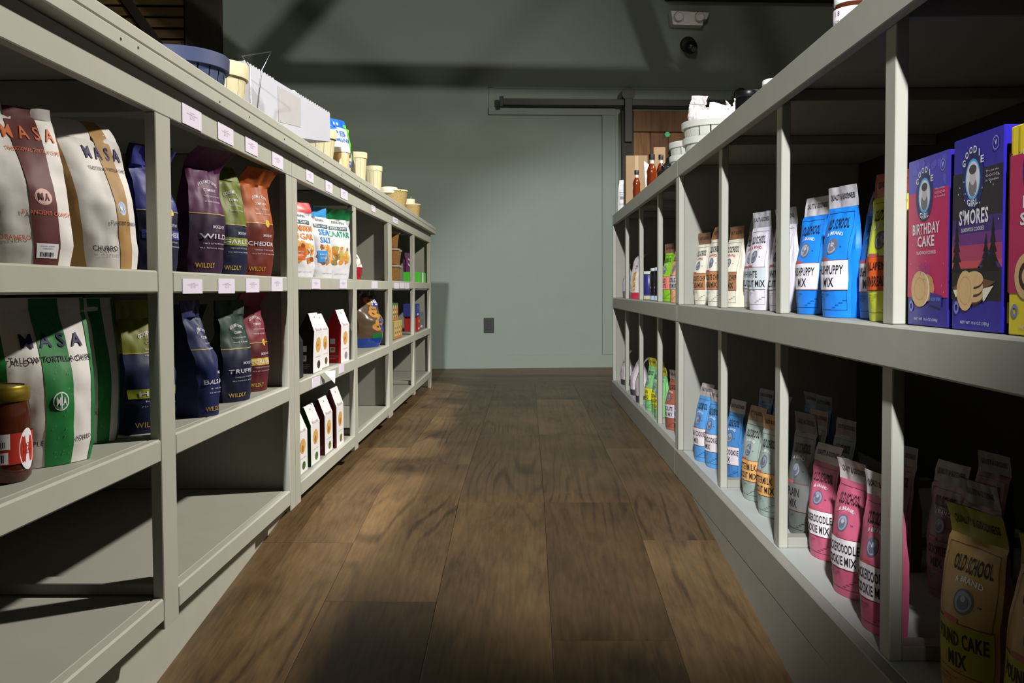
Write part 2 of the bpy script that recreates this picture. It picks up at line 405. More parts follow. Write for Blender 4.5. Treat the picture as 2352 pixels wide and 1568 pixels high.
tag(box('wall_beyond', -4.2, -2.0, 8.9, 9.0, -0.3, 4.3, mat((60, 60, 54), 0.8), None, 0), 'dark wall in the next room', kind='structure')
tag(box('ceiling', -4.2, 4.3, -3.1, 9.0, 4.3, 4.4, CEIL, None, 0), 'dark ceiling', kind='structure')

# ------------------------------------------------------------------ left shelving (three units)
XL = -0.62; LD = -1.16
def lbox(n, xa, xb, y0, y1, z0, z1, p, m=SAGE, bev=0.0015): return box(n, min(xa, xb), max(xa, xb), y0, y1, z0, z1, m, p, bev)
units = [(0.69, 1.529, 1.593, 2.416), (2.416, 3.257, 3.323, 4.14), (4.14, 4.985, 5.05, 5.90)]
lab = ['grey-green cubby shelf unit nearest the viewer on the left of the aisle, three tiers', 'grey-green cubby shelf unit in the middle of the left row, above the cookie packets', 'grey-green cubby shelf unit at the far end of the left row beside the end wall']
for k, (ya, m0, m1, yb) in enumerate(units):
    u = empty('cubby_shelf', (XL, ya, 0), 0, lab[k], 'shelf unit', 'cubby shelf units along the left')
    def lb(n, xa, xb, y0, y1, z0, z1, m=SAGE, bev=0.0015): return lbox(n, xa - XL, xb - XL, y0 - ya, y1 - ya, z0, z1, u, m, bev)
    F0, F1 = XL, XL - 0.019
    e0, e1 = ya + 0.0005, yb - 0.0005
    sw = 0.0545
    zb = 0.052 if k < 2 else 0.052
    lb('stile', F0, F1, e0, e0 + sw, zb, 0.929)
    lb('stile', F0, F1, e1 - sw if k < 2 else e1 - 0.075, e1, zb if k < 2 else 0.0, 0.929)
    lb('stile', F0, F1, m0, m1, zb, 0.929)
    lb('frieze', F0, F1, e0, e1, 0.9295, 0.986)
    dz = 0.004 * k
    for (a, b) in ((e0 + sw, m0), (m1, e1 - (sw if k < 2 else 0.075))):
        a += 0.0003; b -= 0.0003
        lb('rail', F0, F1, a, b, 0.626 + dz, 0.664 + dz, bev=0.003)
        lb('rail', F0, F1, a, b, 0.340 + dz * .7, 0.379 + dz * .7, bev=0.003)
        lb('rail', F0, F1, a, b, 0.067, 0.107, bev=0.003)
        for zt in (0.664 + dz, 0.379 + dz * .7, 0.107):
            lb('shelf_board', F1 - 0.0003, LD, a - 0.02, b + 0.02, zt - 0.018, zt - 0.0004, SAGE_IN)
    for yy in (e0 + 0.018, e1 - 0.036 - (0 if k < 2 else 0.02)):
        for z0, z1 in ((0.107, 0.340), (0.379 + dz, 0.626), (0.665 + dz, 0.985)):
            lb('divider_panel', F1 - 0.0005, LD, yy, yy + 0.018, z0, z1, SAGE_IN)
    lb('cross_rail', F1 - 0.0005, LD, m0 + 0.012, m0 + 0.05, 0.1075, 0.128, SAGE_IN)
    lb('cross_rail', F1 - 0.0005, LD, m0 + 0.012, m0 + 0.05, 0.93, 0.985, SAGE_IN)
    lb('back_panel', LD - 0.0005, LD - 0.012, e0, e1, 0.05, 0.985, SHADE_BACK)
    lb('toe_board', -0.708, -0.724, e0, e1, zf(ya), 0.062)
    lb('toe_cleat', -0.70, -0.7075, m0 - 0.42, m0 - 0.16, 0.03, 0.066)
ct = empty('countertop', (-0.592, 0.62, 0.9865), 0, 'long grey-green painted wooden countertop over the left shelves', 'countertop')
box('lower_board', -0.61, 0.0, 0, 5.34, 0.0, 0.0235, SAGE, ct, 0.002)
box('upper_board', -0.612, -0.001, 0, 5.342, 0.024, 0.0465, SAGE, ct, 0.003)
nh = mat((34, 32, 28), 0.8)
for i, yy in enumerate([0.72, 0.78, 1.15, 1.34, 1.62, 1.86, 2.05, 2.3, 2.62, 2.9, 3.15]):
    n = lathe('nail_hole', [(0.0022, 0), (0.0022, 0.0006)], nh, ct, 8); n.rotation_euler = (0, R(90), 0); n.location = (0.0002, yy, 0.011 + 0.004 * math.sin(i * 2.3))

# ------------------------------------------------------------------ right shelving (two units of four bays)
XR = 0.505; RD = 1.10
runits = [(0.70, [1.318, 1.900, 2.478], 3.091), (3.091, [3.665, 4.27, 4.87], 5.42)]
labr = ['grey-green slatted shelf unit nearest the viewer on the right of the aisle, two tiers', 'grey-green slatted shelf unit at the far end of the right row beside the barn door']
for k, (ya, st, yb) in enumerate(runits):
    u = empty('open_shelf', (XR, ya, 0), 0, labr[k], 'shelf unit', 'open shelf units along the right')
    def rb(n, xa, xb, y0, y1, z0, z1, m=SAGE, bev=0.0015): return box(n, xa - XR, xb - XR, y0 - ya, y1 - ya, z0, z1, m, u, bev)
    e0, e1 = ya + 0.0004, yb - 0.0004
    I = XR + 0.0185
    rb('top_rail', XR, I, e0, e1, 1.003, 1.061)
    rb('middle_rail', XR, I, e0, e1, 0.517, 0.577, bev=0.003)
    rb('fascia', XR - 0.006, XR + 0.016, e0, e1, 0.0, 0.087, SAGE_DARK, bev=0.002)
    rb('bottom_board', XR + 0.0165, RD, e0, e1, 0.069, 0.0868, mat((176, 180, 176), 0.5, 0.3, var=0.05, bump=0.1, scale=14))
    rb('shelf_board', I + 0.0005, RD, e0, e1, 0.559, 0.5766, SAGE_IN)
    for y0 in (e0, e1 - 0.0305):
        rb('stile', XR + 0.0005, I, y0, y0 + 0.0305, 0.0875, 0.5168); rb('stile', XR + 0.0005, I, y0, y0 + 0.0305, 0.5772, 1.0028)
        yy = y0 + (0.012 if y0 == e0 else 0.0005)
        for z0, z1 in ((0.087, 0.5588), (0.577, 1.04)): rb('divider_panel', I + 0.0005, RD, yy, yy + 0.018, z0, z1, SAGE_IN)
    for y0 in st:
        rb('stile', I + 0.0006, I + 0.019, y0, y0 + 0.038, 0.087, 0.5588); rb('stile', I + 0.0006, I + 0.019, y0, y0 + 0.038, 0.577, 1.0398)
        rb('cross_rail', I + 0.0195, RD, y0 + 0.001, y0 + 0.037, 0.087, 0.109, SAGE_IN)
        rb('cross_rail', I + 0.0195, RD, y0 + 0.010, y0 + 0.028, 1.015, 1.0398, SAGE_IN)
    rb('back_panel', RD + 0.0005, RD + 0.012, e0, e1, 0.0, 1.04, SHADE_BACK)
    if k == 0: rb('plinth_board', XR - 0.005, XR + 0.012, e0, 2.82, -0.26, -0.001, SAGE_DARK)
    else: rb('plinth_board', XR + 0.03, XR + 0.045, e0, e1, 0.0, 0.068, SAGE)
ctr = box('countertop', 0, RD - XR + 0.03 - 0.019, 0, 4.72, 0, 0.0205, SAGE_IN, None, 0.002); ctr.location = (XR + 0.019, 0.70, 1.0402)
tag(ctr, 'grey-green painted board countertop over the right shelves', 'countertop')

# ------------------------------------------------------------------ things on the end wall
t = empty('barn_door_track', label='black steel sliding door track bar on the end wall', cat='track'); onwall(t)
box('rail_bar', -0.20, 2.3, -0.075, -0.066, 2.065, 2.115, BLACK, t, 0.002)
for x in (-0.17, 0.55, 1.3, 2.1):
    o = lathe('standoff', [(0.016, 0), (0.016, 0.066)], BLACK, t, 12); o.rotation_euler = (R(90), 0, 0); o.location = (x, 0, 2.09)
box('end_stop', -0.215, -0.185, -0.085, -0.06, 2.05, 2.13, BLACK, t, 0.003)
d = empty('barn_door', label='dark brown plank sliding barn door with black frame hanging at right', cat='door'); onwall(d)
x = 0.84
i = 0
while x < 1.95:
    box('board', x, x + 0.137, -0.062, -0.036, 0.03, 1.86, BARN, d, 0.003).location = (0, 0, 0); x += 0.14; i += 1
box('top_board', 0.84, 1.96, -0.064, -0.034, 1.865, 2.03, BARN, d, 0.003)
box('door_stile', 0.745, 0.838, -0.07, -0.034, 0.02, 2.03, DARKWOOD, d, 0.003)
box('door_stile', 1.962, 2.05, -0.07, -0.034, 0.02, 2.03, DARKWOOD, d, 0.003)
o = lathe('sticker', [(0.022, 0), (0.022, 0.0015)], mat((90, 210, 140), .5), d, 6); o.rotation_euler = (R(90), 0, 0); o.location = (1.11, -0.0625, 1.845)
for x in (0.795, 1.69):
    hs = box('hanger_strap', x - 0.03, x + 0.03, -0.096, -0.090, 1.78, 2.12, BLACK, d, 0.002)
    o = lathe('wheel', [(0.02, -0.012), (0.052, -0.012), (0.052, -0.008), (0.046, 0), (0.052, 0.008), (0.052, 0.012), (0.02, 0.012)], BLACK, hs, 24); o.rotation_euler = (R(90), 0, 0); o.location = (x, -0.081, 2.155)
o = empty('emergency_light', label='white two-headed emergency light high on the end wall', cat='emergency light'); onwall(o)
prism('housing', [(1.13, 2.80), (1.43, 2.79), (1.415, 2.74), (1.385, 2.735), (1.38, 2.69), (1.145, 2.695), (1.14, 2.745)], -0.09, -0.001, PLASTIC_W, o)
for x in (1.185, 1.35):
    h = lathe('lamp_head', [(0.02, 0), (0.034, 0.02), (0.036, 0.055), (0.03, 0.06), (0.028, 0.05)], PLASTIC_W, o, 20); h.rotation_euler = (R(112), 0, 0); h.location = (x, -0.085, 2.765)
o = empty('dome_camera', label='black ball security camera on the end wall below the emergency light', cat='camera'); onwall(o)
h = lathe('mount', [(0.062, 0), (0.062, 0.02), (0.055, 0.034), (0.03, 0.045)], BLACK, o, 24); h.rotation_euler = (R(90), 0, 0); h.location = (1.285, -0.001, 2.56)
h = lathe('ball', [(0.008, -0.055), (0.035, -0.043), (0.052, -0.018), (0.055, 0.0), (0.048, 0.028), (0.03, 0.046), (0.008, 0.055)], mat((24, 24, 24), 0.25, 0.5), o, 24); h.location = (1.29, -0.075, 2.525)
h = lathe('lens', [(0.022, 0), (0.022, 0.008), (0.014, 0.01)], mat((92, 90, 92), 0.2, 0.5), o, 20); h.rotation_euler = (R(128), 0, R(12)); h.location = (1.305, -0.118, 2.497)
o = empty('wall_outlet', label='black duplex power outlet plate on the end wall', cat='outlet'); onwall(o)
box('cover_plate', -0.345, -0.265, -0.007, -0.0005, 0.285, 0.403, BLACK, o, 0.003)
for z in (0.323, 0.365): box('socket', -0.322, -0.288, -0.0095, -0.007, z - 0.014, z + 0.014, mat((34, 34, 34), 0.4), o, 0.004)
# timber post and slatted shutter at the left end of the wall
o = box('timber_post', -2.62, -2.347, -0.05, 0.12, 0.0, 3.6, DARKWOOD, None, 0.006); onwall(o, 'dark timber post closing the left end of the green wall', 'post')
s = empty('slatted_shutter', label='brown wooden slatted shutter with a dark diagonal brace at upper left', cat='shutter'); onwall(s)
z = 0.05
while z < 3.5:
    box('slat', -3.5, -2.64, 0.0, 0.03, z, z + 0.066, BARNX, s, 0.003); z += 0.084
box('shutter_stile', -3.6, -3.5, -0.01, 0.04, 0.0, 3.55, DARKWOOD, s, 0.003)
b = box('brace', -0.035, 0.035, -0.03, -0.002, -0.55, 0.55, DARKWOOD, s, 0.003); b.location = (-3.03, 0, 2.80); b.rotation_euler = (0, R(-35), 0)
box('backing', -3.5, -2.64, 0.034, 0.04, 0.0, 3.5, BLACK, s, 0)

# timber roof truss just above the picture, whose shadow falls on the end wall
tr = empty('trim_6', (0, 5.5, 0), 0, 'dark timber roof truss above the aisle', kind='structure')
box('bottom_chord', -4.0, 4.0, -0.05, 0.05, 2.52, 2.62, DARKWOOD, tr, 0.004)
box('top_chord', -4.0, 4.0, -0.05, 0.05, 3.95, 4.10, DARKWOOD, tr, 0.004)
def web(x0, x1):
    z0, z1 = 2.62, 3.95; L = math.hypot(x1 - x0, z1 - z0)
    o = box('web_brace', -0.05, 0.05, -0.045, 0.045, -L / 2, L / 2, DARKWOOD, tr, 0.004); o.location = ((x0 + x1) / 2, 0, (z0 + z1) / 2); o.rotation_euler = (0, math.atan2(x1 - x0, z1 - z0), 0)
for a, b in ((-0.55, -2.3), (-0.40, 0.9), (1.5, 1.0), (1.6, 2.8), (-2.6, -2.4)): web(a, b)

# ================================================================== THINGS: x, y, shelf level, turn, width, depth, height
PL = {
    'masa_maroon': (-0.698, 1.213, 0.664, 0.873, 0.170, 0.080, 0.216),
    'masa_churro': (-0.680, 1.428, 0.664, 0.925, 0.135, 0.070, 0.238),
    'navy_tier1': (-0.804, 1.930, 0.664, 0.960, 0.100, 0.060, 0.270),
    'chip_blue': (-0.681, 1.650, 0.664, 1.222, 0.100, 0.060, 0.220),
    'chip_purple': (-0.670, 1.860, 0.664, 1.187, 0.105, 0.060, 0.250),
    'chip_green': (-0.683, 2.072, 0.664, 1.187, 0.100, 0.060, 0.250),
    'chip_orange': (-0.665, 2.201, 0.664, 1.187, 0.115, 0.060, 0.256),
    'pita_red': (-0.670, 2.650, 0.664, 1.134, 0.135, 0.050, 0.219),
    'pita_sea': (-0.676, 2.978, 0.664, 1.222, 0.110, 0.050, 0.231),
    'pita_zaatar': (-0.663, 3.138, 0.664, 1.082, 0.135, 0.045, 0.236),
    'red_bag': (-0.722, 3.763, 0.664, 1.309, 0.127, 0.050, 0.137),
    'masa_green': (-0.711, 1.313, 0.379, 0.925, 0.140, 0.070, 0.241),
    'masa_green2': (-0.729, 1.510, 0.379, 0.838, 0.075, 0.060, 0.239),
    'navy_yellow': (-0.693, 1.627, 0.379, 1.134, 0.115, 0.070, 0.234),
    'navy_back': (-0.767, 2.029, 0.379, 1.047, 0.100, 0.060, 0.220),
    'balsamic': (-0.668, 1.830, 0.379, 1.518, 0.085, 0.080, 0.231),
    'truffle': (-0.678, 2.072, 0.379, 1.257, 0.110, 0.060, 0.228),
    'korean': (-0.695, 2.277, 0.379, 1.222, 0.100, 0.060, 0.245),
    'cookie_edge': (-0.662, 2.545, 0.379, 1.641, 0.100, 0.050, 0.147),
    'cookie_black': (-0.663, 2.765, 0.379, 1.571, 0.120, 0.050, 0.178),
    'cookie_white': (-0.675, 2.925, 0.379, 1.571, 0.110, 0.050, 0.171),
    'cookie_red': (-0.655, 3.145, 0.379, 1.536, 0.120, 0.050, 0.180),
    'pretzel': (-0.705, 3.970, 0.379, 1.134, 0.170, 0.080, 0.246),
    'carton_a': (-0.665, 2.585, 0.107, 1.571, 0.115, 0.045, 0.168),
    'carton_b': (-0.663, 2.735, 0.107, 1.571, 0.115, 0.045, 0.176),
    'carton_c': (-0.664, 2.925, 0.107, 1.571, 0.115, 0.045, 0.177),
    'carton_d': (-0.655, 3.060, 0.107, 1.571, 0.115, 0.045, 0.193),
    'r_white': (0.627, 5.748, 0.577, -1.545, 0.120, 0.060, 0.208),
    'r_pasta': (0.576, 4.776, 0.577, -1.346, 0.120, 0.060, 0.233),
    'r_green': (0.581, 3.730, 0.577, -1.309, 0.090, 0.048, 0.234),
    'r_orange': (0.571, 3.462, 0.577, -1.309, 0.090, 0.048, 0.232),
    'r_choc1': (0.581, 3.011, 0.577, -1.309, 0.090, 0.048, 0.234),
    'r_choc2': (0.571, 2.745, 0.577, -1.309, 0.090, 0.048, 0.237),
    'r_choc3': (0.581, 2.577, 0.577, -1.309, 0.090, 0.048, 0.225),
    'r_white1': (0.623, 2.491, 0.577, -1.309, 0.090, 0.048, 0.247),
    'r_white2': (0.571, 2.227, 0.577, -1.309, 0.090, 0.048, 0.237),
    'r_white3': (0.581, 2.078, 0.577, -1.309, 0.090, 0.048, 0.232),
    'r_blue1': (0.581, 1.863, 0.577, -1.309, 0.090, 0.048, 0.236),
    'r_blue2': (0.566, 1.654, 0.577, -1.309, 0.090, 0.048, 0.234),
    'r_blueb': (0.621, 1.712, 0.577, -1.309, 0.090, 0.048, 0.218),
    'r_blue3': (0.599, 1.557, 0.577, -1.309, 0.090, 0.048, 0.218),
    'r_lime': (0.572, 1.438, 0.577, -1.309, 0.092, 0.050, 0.233),
    'b_white1': (0.565, 5.200, 0.087, -1.584, 0.120, 0.060, 0.194),
    'b_white2': (0.562, 4.700, 0.087, -1.684, 0.120, 0.060, 0.191),
    'b_white3': (0.553, 4.390, 0.087, -1.690, 0.120, 0.060, 0.210),
    'b_green1': (0.556, 4.082, 0.087, -1.309, 0.090, 0.048, 0.234),
    'b_green2': (0.565, 3.926, 0.087, -1.309, 0.090, 0.048, 0.231),
    'b_green3': (0.557, 3.777, 0.087, -1.309, 0.090, 0.048, 0.219),
    'b_choc1': (0.564, 3.523, 0.087, -1.309, 0.090, 0.048, 0.229),
    'b_choc2': (0.573, 3.356, 0.087, -1.309, 0.090, 0.048, 0.228),
    'b_blue1': (0.558, 2.885, 0.087, -1.309, 0.090, 0.048, 0.241),
    'b_blue2': (0.574, 2.780, 0.087, -1.309, 0.090, 0.048, 0.235),
    'b_blue3': (0.592, 2.589, 0.087, -1.309, 0.090, 0.048, 0.226),
    'b_butter1': (0.588, 2.352, 0.087, -1.309, 0.090, 0.048, 0.237),
    'b_butter2': (0.585, 2.184, 0.087, -1.309, 0.090, 0.048, 0.239),
    'b_grey': (0.610, 2.010, 0.087, -1.309, 0.090, 0.048, 0.268),
    'b_pink1': (0.604, 1.840, 0.087, -1.309, 0.090, 0.048, 0.225),
    'b_pink2': (0.577, 1.616, 0.087, -1.309, 0.090, 0.048, 0.237),
    'b_pink3': (0.564, 1.441, 0.087, -1.309, 0.090, 0.048, 0.249),
    'b_yellow1': (0.583, 1.178, 0.087, -1.309, 0.105, 0.055, 0.257),
    'b_yellow2': (0.607, 1.062, 0.087, -1.309, 0.105, 0.055, 0.246),
}
TAGS = [(1.695, 0.95, 0.098, 0.036), (1.885, 0.951, 0.096, 0.034), (2.061, 0.953, 0.092, 0.033), (2.276, 0.951, 0.1, 0.033), (2.613, 0.955, 0.089, 0.032), (2.865, 0.952, 0.101, 0.033), (3.103, 0.954, 0.119, 0.033), (3.691, 0.96, 0.094, 0.032), (4.313, 0.956, 0.172, 0.029), (1.684, 0.638, 0.099, 0.027), (1.876, 0.639, 0.101, 0.03), (2.055, 0.641, 0.098, 0.031), (2.256, 0.645, 0.099, 0.034), (2.672, 0.648, 0.111, 0.028), (3.072, 0.65, 0.124, 0.031), (3.704, 0.65, 0.148, 0.03), (4.336, 0.649, 0.16, 0.027), (4.533, 0.65, 0.159, 0.028), (4.715, 0.65, 0.154, 0.029), (2.662, 0.361, 0.094, 0.028), (3.027, 0.369, 0.085, 0.029)]
# colours of print
INK = mat((34, 32, 38), 0.6, var=0); NAVYINK = mat((38, 36, 84), 0.6, var=0); WHITE = mat((226, 226, 230), 0.55, var=0.02)
def C(c, rough=0.55, spec=0.28): return mat(c, rough, spec, var=0.05, bump=0.08, scale=40)
def at(key, name, label, cat, group=None, dz=0.0006, dx=0, dy=0, tilt=None):
    x, y, z, th, w, d, h = PL[key]
    if x < 0 and z > .2: dz += (.004 if z > .6 else .0028) * (0 if y < 2.42 else 1 if y < 4.15 else 2)
    e = empty(name, (x + dx, y + dy, z + dz), th, label, cat, group)
    if tilt: e.rotation_mode = 'XYZ'; e.rotation_euler = (tilt[0], tilt[1], th)
    return e, w, d, h

# ------------------------------------------------------------------ price tags on the left front
TAGM = mat((214, 206, 222), 0.5, 0.3, var=0.02); TINK = mat((120, 112, 128), 0.6, var=0)
places = (['leftmost of four above the chip bags', 'second of the four tags above the chip bags', 'third of the four tags above the chip bags', 'fourth of four above the chip bags',
           'first tag above the pita chip bags', 'middle tag above the pita chip bags', 'last tag above the pita chip bags', 'single tag above the red snack bag', 'single tag above the stacked tubs',
           'leftmost of the four tags below the purple chip bag', 'second of the four tags below the chip bags', 'third of the four tags below the chip bags', 'fourth of the four tags below the chip bags',
           'first tag below the pita chip bags', 'second tag below the pita chip bags', 'single tag below the red snack bag', 'first of three tags below the stacked tubs', 'second of three tags below the stacked tubs', 'third of three tags below the stacked tubs',
           'tag below the dark cookie packet', 'tag below the red cookie packet'])
for i, (y, z, w, h) in enumerate(TAGS):
    t = empty('price_tag', (-0.6196, y, z), R(90), 'small white price card, ' + places[i], 'price tag', 'price tags on the left shelves')
    c = box('card', -w / 2, w / 2, -0.0012, 0.0, -h / 2, h / 2, TAGM, t, 0)
    if i < 15:
        p = Print(lambda u, v, e, w=w, h=h: Vector(((u - .5) * w, -0.0013 - e * .1, (v - .5) * h)), t)
        for k, (s, a) in enumerate((('CHIP', .12), ('GOURMET SNACK', .28), ('10 OZ', .12), ('$6.99', .12))): p.text(s, TINK, .5 - a, .5 + a, .66 - .1 * k, .72 - .1 * k)
        p.build()
    t.rotation_euler = (0, 0, R(90))

# ------------------------------------------------------------------ striped tortilla chip bags
def medal(p, ring, inner, ink, u, v, ru, rv, s='MSA'):
    p.disc('emblem', ring, u, v, ru, rv); p.disc('emblem', inner, u, v, ru * .86, rv * .86)
    p.text('M', ink, u - ru * .62, u - ru * .12, v - rv * .45, v + rv * .45, 0.03, part='emblem'); p.text('A', ink, u + ru * .12, u + ru * .62, v - rv * .45, v + rv * .45, 0.03, part='emblem')
    p.band('emblem', ring, u - ru * .07, u + ru * .07, v - rv * .8, v + rv * .8, 1, 2)
WB = C((222, 218, 214), 0.62, 0.25)
# cobanero
e, w, d, h = at('masa_maroon', 'chip_bag', 'white tortilla chip bag with a maroon stripe on the top left shelf', 'chip bag', 'striped tortilla chip bags')
b = Pouch(w, d, h, seal=0.93, bend=0.008, skew=-0.02, wr=0.005, seed=1, bulge=0.25, side=0.4)
b.build(e, WB); p = Print(b.S, e); MR = C((94, 46, 44), 0.6); OR = mat((214, 112, 70), 0.6, var=0)
p.band('stripe', MR, .63, .86, .0, .995, 4, 14); p.band('stripe', MR, .0, .09, .0, .995, 2, 14)
p.text('M A S A', OR, .575, .975, .78, .87, .03); p.text('TRADITIONAL TORTILLA CHIPS', OR, .56, .99, .70, .725, .01)
medal(p, mat((222, 170, 164), .6), mat((214, 176, 170), .6), MR, .745, .42, .075, .05)
p.text('BY ANCIENT CRUNCH', OR, .56, .99, .31, .335, .01); p.text('COBANERO', OR, .34, .61, .15, .18, .02); p.text('NET WT 9 OZ (255G)', mat((170, 160, 160), .6), .17, .47, .12, .135)
p.band('sticker', WHITE, .65, .84, .045, .135, 3, 3); p.text('MASA CHIPS', INK, .685, .805, .115, .123); p.text('COBANERO', INK, .70, .79, .10, .108)
for k in range(9): p.band('barcode', INK, .68 + .014 * k, .68 + .014 * k + (.005 if k % 3 else .009), .055, .082, 1, 1)
p.build()
# churro
e, w, d, h = at('masa_churro', 'chip_bag', 'white tortilla chip bag with tan stripes leaning on the top left shelf', 'chip bag', 'striped tortilla chip bags')
b = Pouch(w, d, h * .99, seal=0.86, bend=0.004, skew=-0.028, wr=0.005, seed=2, bulge=0.2, side=0.45, flop=0.035)
TAN = C((174, 136, 82), 0.6); b.build(e, WB); p = Print(b.S, e)
p.band('stripe', TAN, .0, .27, .0, .995, 3, 14); p.band('stripe', TAN, .70, .88, .0, .995, 3, 14)
p.text('M A S A', NAVYINK, .52, .97, .72, .81, .03); p.text('TRADITIONAL TORTILLA CHIPS', INK, .50, .99, .645, .67, .01)
medal(p, mat((196, 214, 240), .6), mat((160, 186, 226), .6), WHITE, .79, .40, .06, .045); p.text('BY ANCIENT CRUNCH', INK, .60, .99, .29, .315, .01)
p.text('CHURRO', INK, .36, .66, .115, .15, .02); p.text('NET WT 9 OZ (255G)', mat((120, 116, 120), .6), .37, .70, .08, .095)
p.build(); ps = Print(b.side_S(-1), e); ps.band('side_stripe', TAN, 0, 1, 0, .85, 2, 10); ps.build()
# green pair
GRN = C((34, 122, 58), 0.55); LEAF = mat((70, 146, 84), .6)
def masa_green(key, label, seed, sk, txt):
    e, w, d, h = at(key, 'chip_bag', label, 'chip bag', 'striped tortilla chip bags')
    b = Pouch(w, d, h, seal=0.93, bend=0.012, skew=sk, wr=0.005, seed=seed, bulge=0.22, side=0.5)
    b.build(e, WB); p = Print(b.S, e); p.band('stripe', GRN, .42, .72, .0, .995, 4, 14); p.band('stripe', GRN, .0, .10, 0, .995, 2, 12); p.band('stripe', GRN, .955, 1., 0, .995, 1, 12)
    rr = random.Random(seed)
    for k in range(40):
        u, v = rr.uniform(.44, .69), rr.uniform(.02, .92); p.poly('leaf_print', LEAF, [(u, v), (u + .012, v + .012), (u + .025, v + .012), (u + .014, v + .003)])
    if txt:
        p.text('M A S A', NAVYINK, .25, .90, .70, .785, .035); p.text('TALLOW TORTILLA CHIPS', INK, .12, .97, .615, .65, .03)
        medal(p, WHITE, GRN, WHITE, .57, .385, .085, .055); p.text('SEED', INK, .80, .93, .14, .165, .01)
        p.text('SIMPLE', INK, .20, .40, .13, .16, .01); p.text('NO', INK, .735, .80, .14, .165, .01)
    else: p.text('NO SEED OIL', INK, .13, .41, .20, .225, .01)
    p.build(); ps = Print(b.side_S(1), e); ps.band('side_stripe', GRN, 0, 1, 0, .9, 2, 8); ps.build()
masa_green('masa_green', 'white tortilla chip bag with a broad green stripe behind the red-labelled jar', 3, 0.004, True)
masa_green('masa_green2', 'green and white tortilla chip bag half hidden behind the larger green-striped one', 4, 0.006, False)

# ------------------------------------------------------------------ tall two-tone crisp bags
GOLD = mat((196, 160, 62), .5, var=0); PALE = mat((206, 204, 214), .55, var=0)
def crisp(key, label, top, base, name, band=None, seed=0, split=.50, skew=0.0, flop=-0.02, dot=True, sub='THICK CUT POTATO CHIPS', **kw):
    e, w, d, h = at(key, 'crisp_bag', label, 'crisp bag', 'two-tone crisp bags')
    b = Pouch(w, d, h, seal=0.86, bend=kw.get('bend', 0.0), skew=skew, wr=0.007, seed=seed, bulge=0.18, side=0.5, topw=kw.get('topw', 1.0), flop=flop, pinch=kw.get('pinch', 0.10))
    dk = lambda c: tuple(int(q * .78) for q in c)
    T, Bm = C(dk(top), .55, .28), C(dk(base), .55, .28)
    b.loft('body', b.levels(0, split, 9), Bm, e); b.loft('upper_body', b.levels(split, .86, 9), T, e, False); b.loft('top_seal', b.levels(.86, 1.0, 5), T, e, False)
    p = Print(b.S, e)
    p.band('gold_line', mat((188, 164, 84), .5), 0, 1, split - .002, split + .004, 10, 1)
    p.text('GOURMET CHIPS', PALE, .30, .84, .705, .735, .015, arc=.03); p.text('COMPANY', PALE, .40, .76, .665, .69, .015); p.text('THICK CUT POTATO CHIPS', PALE, .36, .86, .62, .632); p.text('HAND COOKED', PALE, .34, .84, .575, .587)
    if dot: p.disc('emblem', mat((206, 176, 60), .5), .66, split + .002, .075, .035)
    if band: p.band('label_band', C(band), .04, .97, .265, .335, 8, 2)
    p.text(name, PALE, .18 if len(name) < 6 else .10, .92, .28, .32, .03, sub='label_band')
    p.text(sub, PALE, .25, .88, .235, .247); p.text('SMOKED HOT', PALE, .45, .85, .365, .39, .01); p.text('ALL NATURAL SEASONING', PALE, .2, .95, .20, .21)
    p.text('WILDLY', GOLD, .12, .58, .045, .085, .015)
    p.build()
    return e
crisp('chip_blue', 'royal blue over navy crisp bag beside the first left stile, top shelf', (56, 62, 158), (24, 30, 66), 'TOFU CHEESE', (62, 66, 150), 11, .49, skew=-.004)
crisp('chip_purple', 'purple crisp bag with a dark plum base and folded top', (104, 40, 92), (62, 28, 66), 'WILD', None, 12, .48, skew=.012, flop=-.045, dot=False, topw=1.08)
crisp('chip_green', 'lime green crisp bag with a navy base between the purple and orange bags', (122, 136, 40), (24, 32, 72), 'GARLIC', (126, 136, 40), 13, .45, flop=.03, dot=False, pinch=.06)
crisp('chip_orange', 'orange crisp bag with a rust red base at the end of the top row', (196, 98, 34), (134, 48, 34), 'CHEDDAR', None, 14, .49, skew=.01, flop=-.03, topw=1.06)
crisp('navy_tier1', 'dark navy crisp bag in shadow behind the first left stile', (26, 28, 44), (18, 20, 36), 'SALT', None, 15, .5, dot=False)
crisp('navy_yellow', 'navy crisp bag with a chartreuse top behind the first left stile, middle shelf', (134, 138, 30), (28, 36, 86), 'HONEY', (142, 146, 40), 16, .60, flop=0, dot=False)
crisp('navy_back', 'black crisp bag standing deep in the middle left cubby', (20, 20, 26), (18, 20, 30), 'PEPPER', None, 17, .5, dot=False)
crisp('balsamic', 'navy crisp bag turned edge-on with a black side, middle left shelf', (44, 50, 104), (36, 46, 104), 'BALSAMIC', None, 18, .58, skew=-.03, flop=.0, dot=False, sub='& SEA SALT')
crisp('truffle', 'dark green crisp bag with a navy base and a black truffle flavour name', (36, 66, 52), (24, 30, 66), 'TRUFFLE', None, 19, .52, flop=.0, dot=False)
crisp('korean', 'crimson crisp bag with a yellow band at the end of the middle row', (148, 44, 62), (112, 34, 46), 'KOREAN', (202, 172, 60), 20, .49, flop=-.02, skew=-.006)
e = [o for o in bpy.data.objects if o.get('label', '').startswith('navy crisp bag turned')][0]

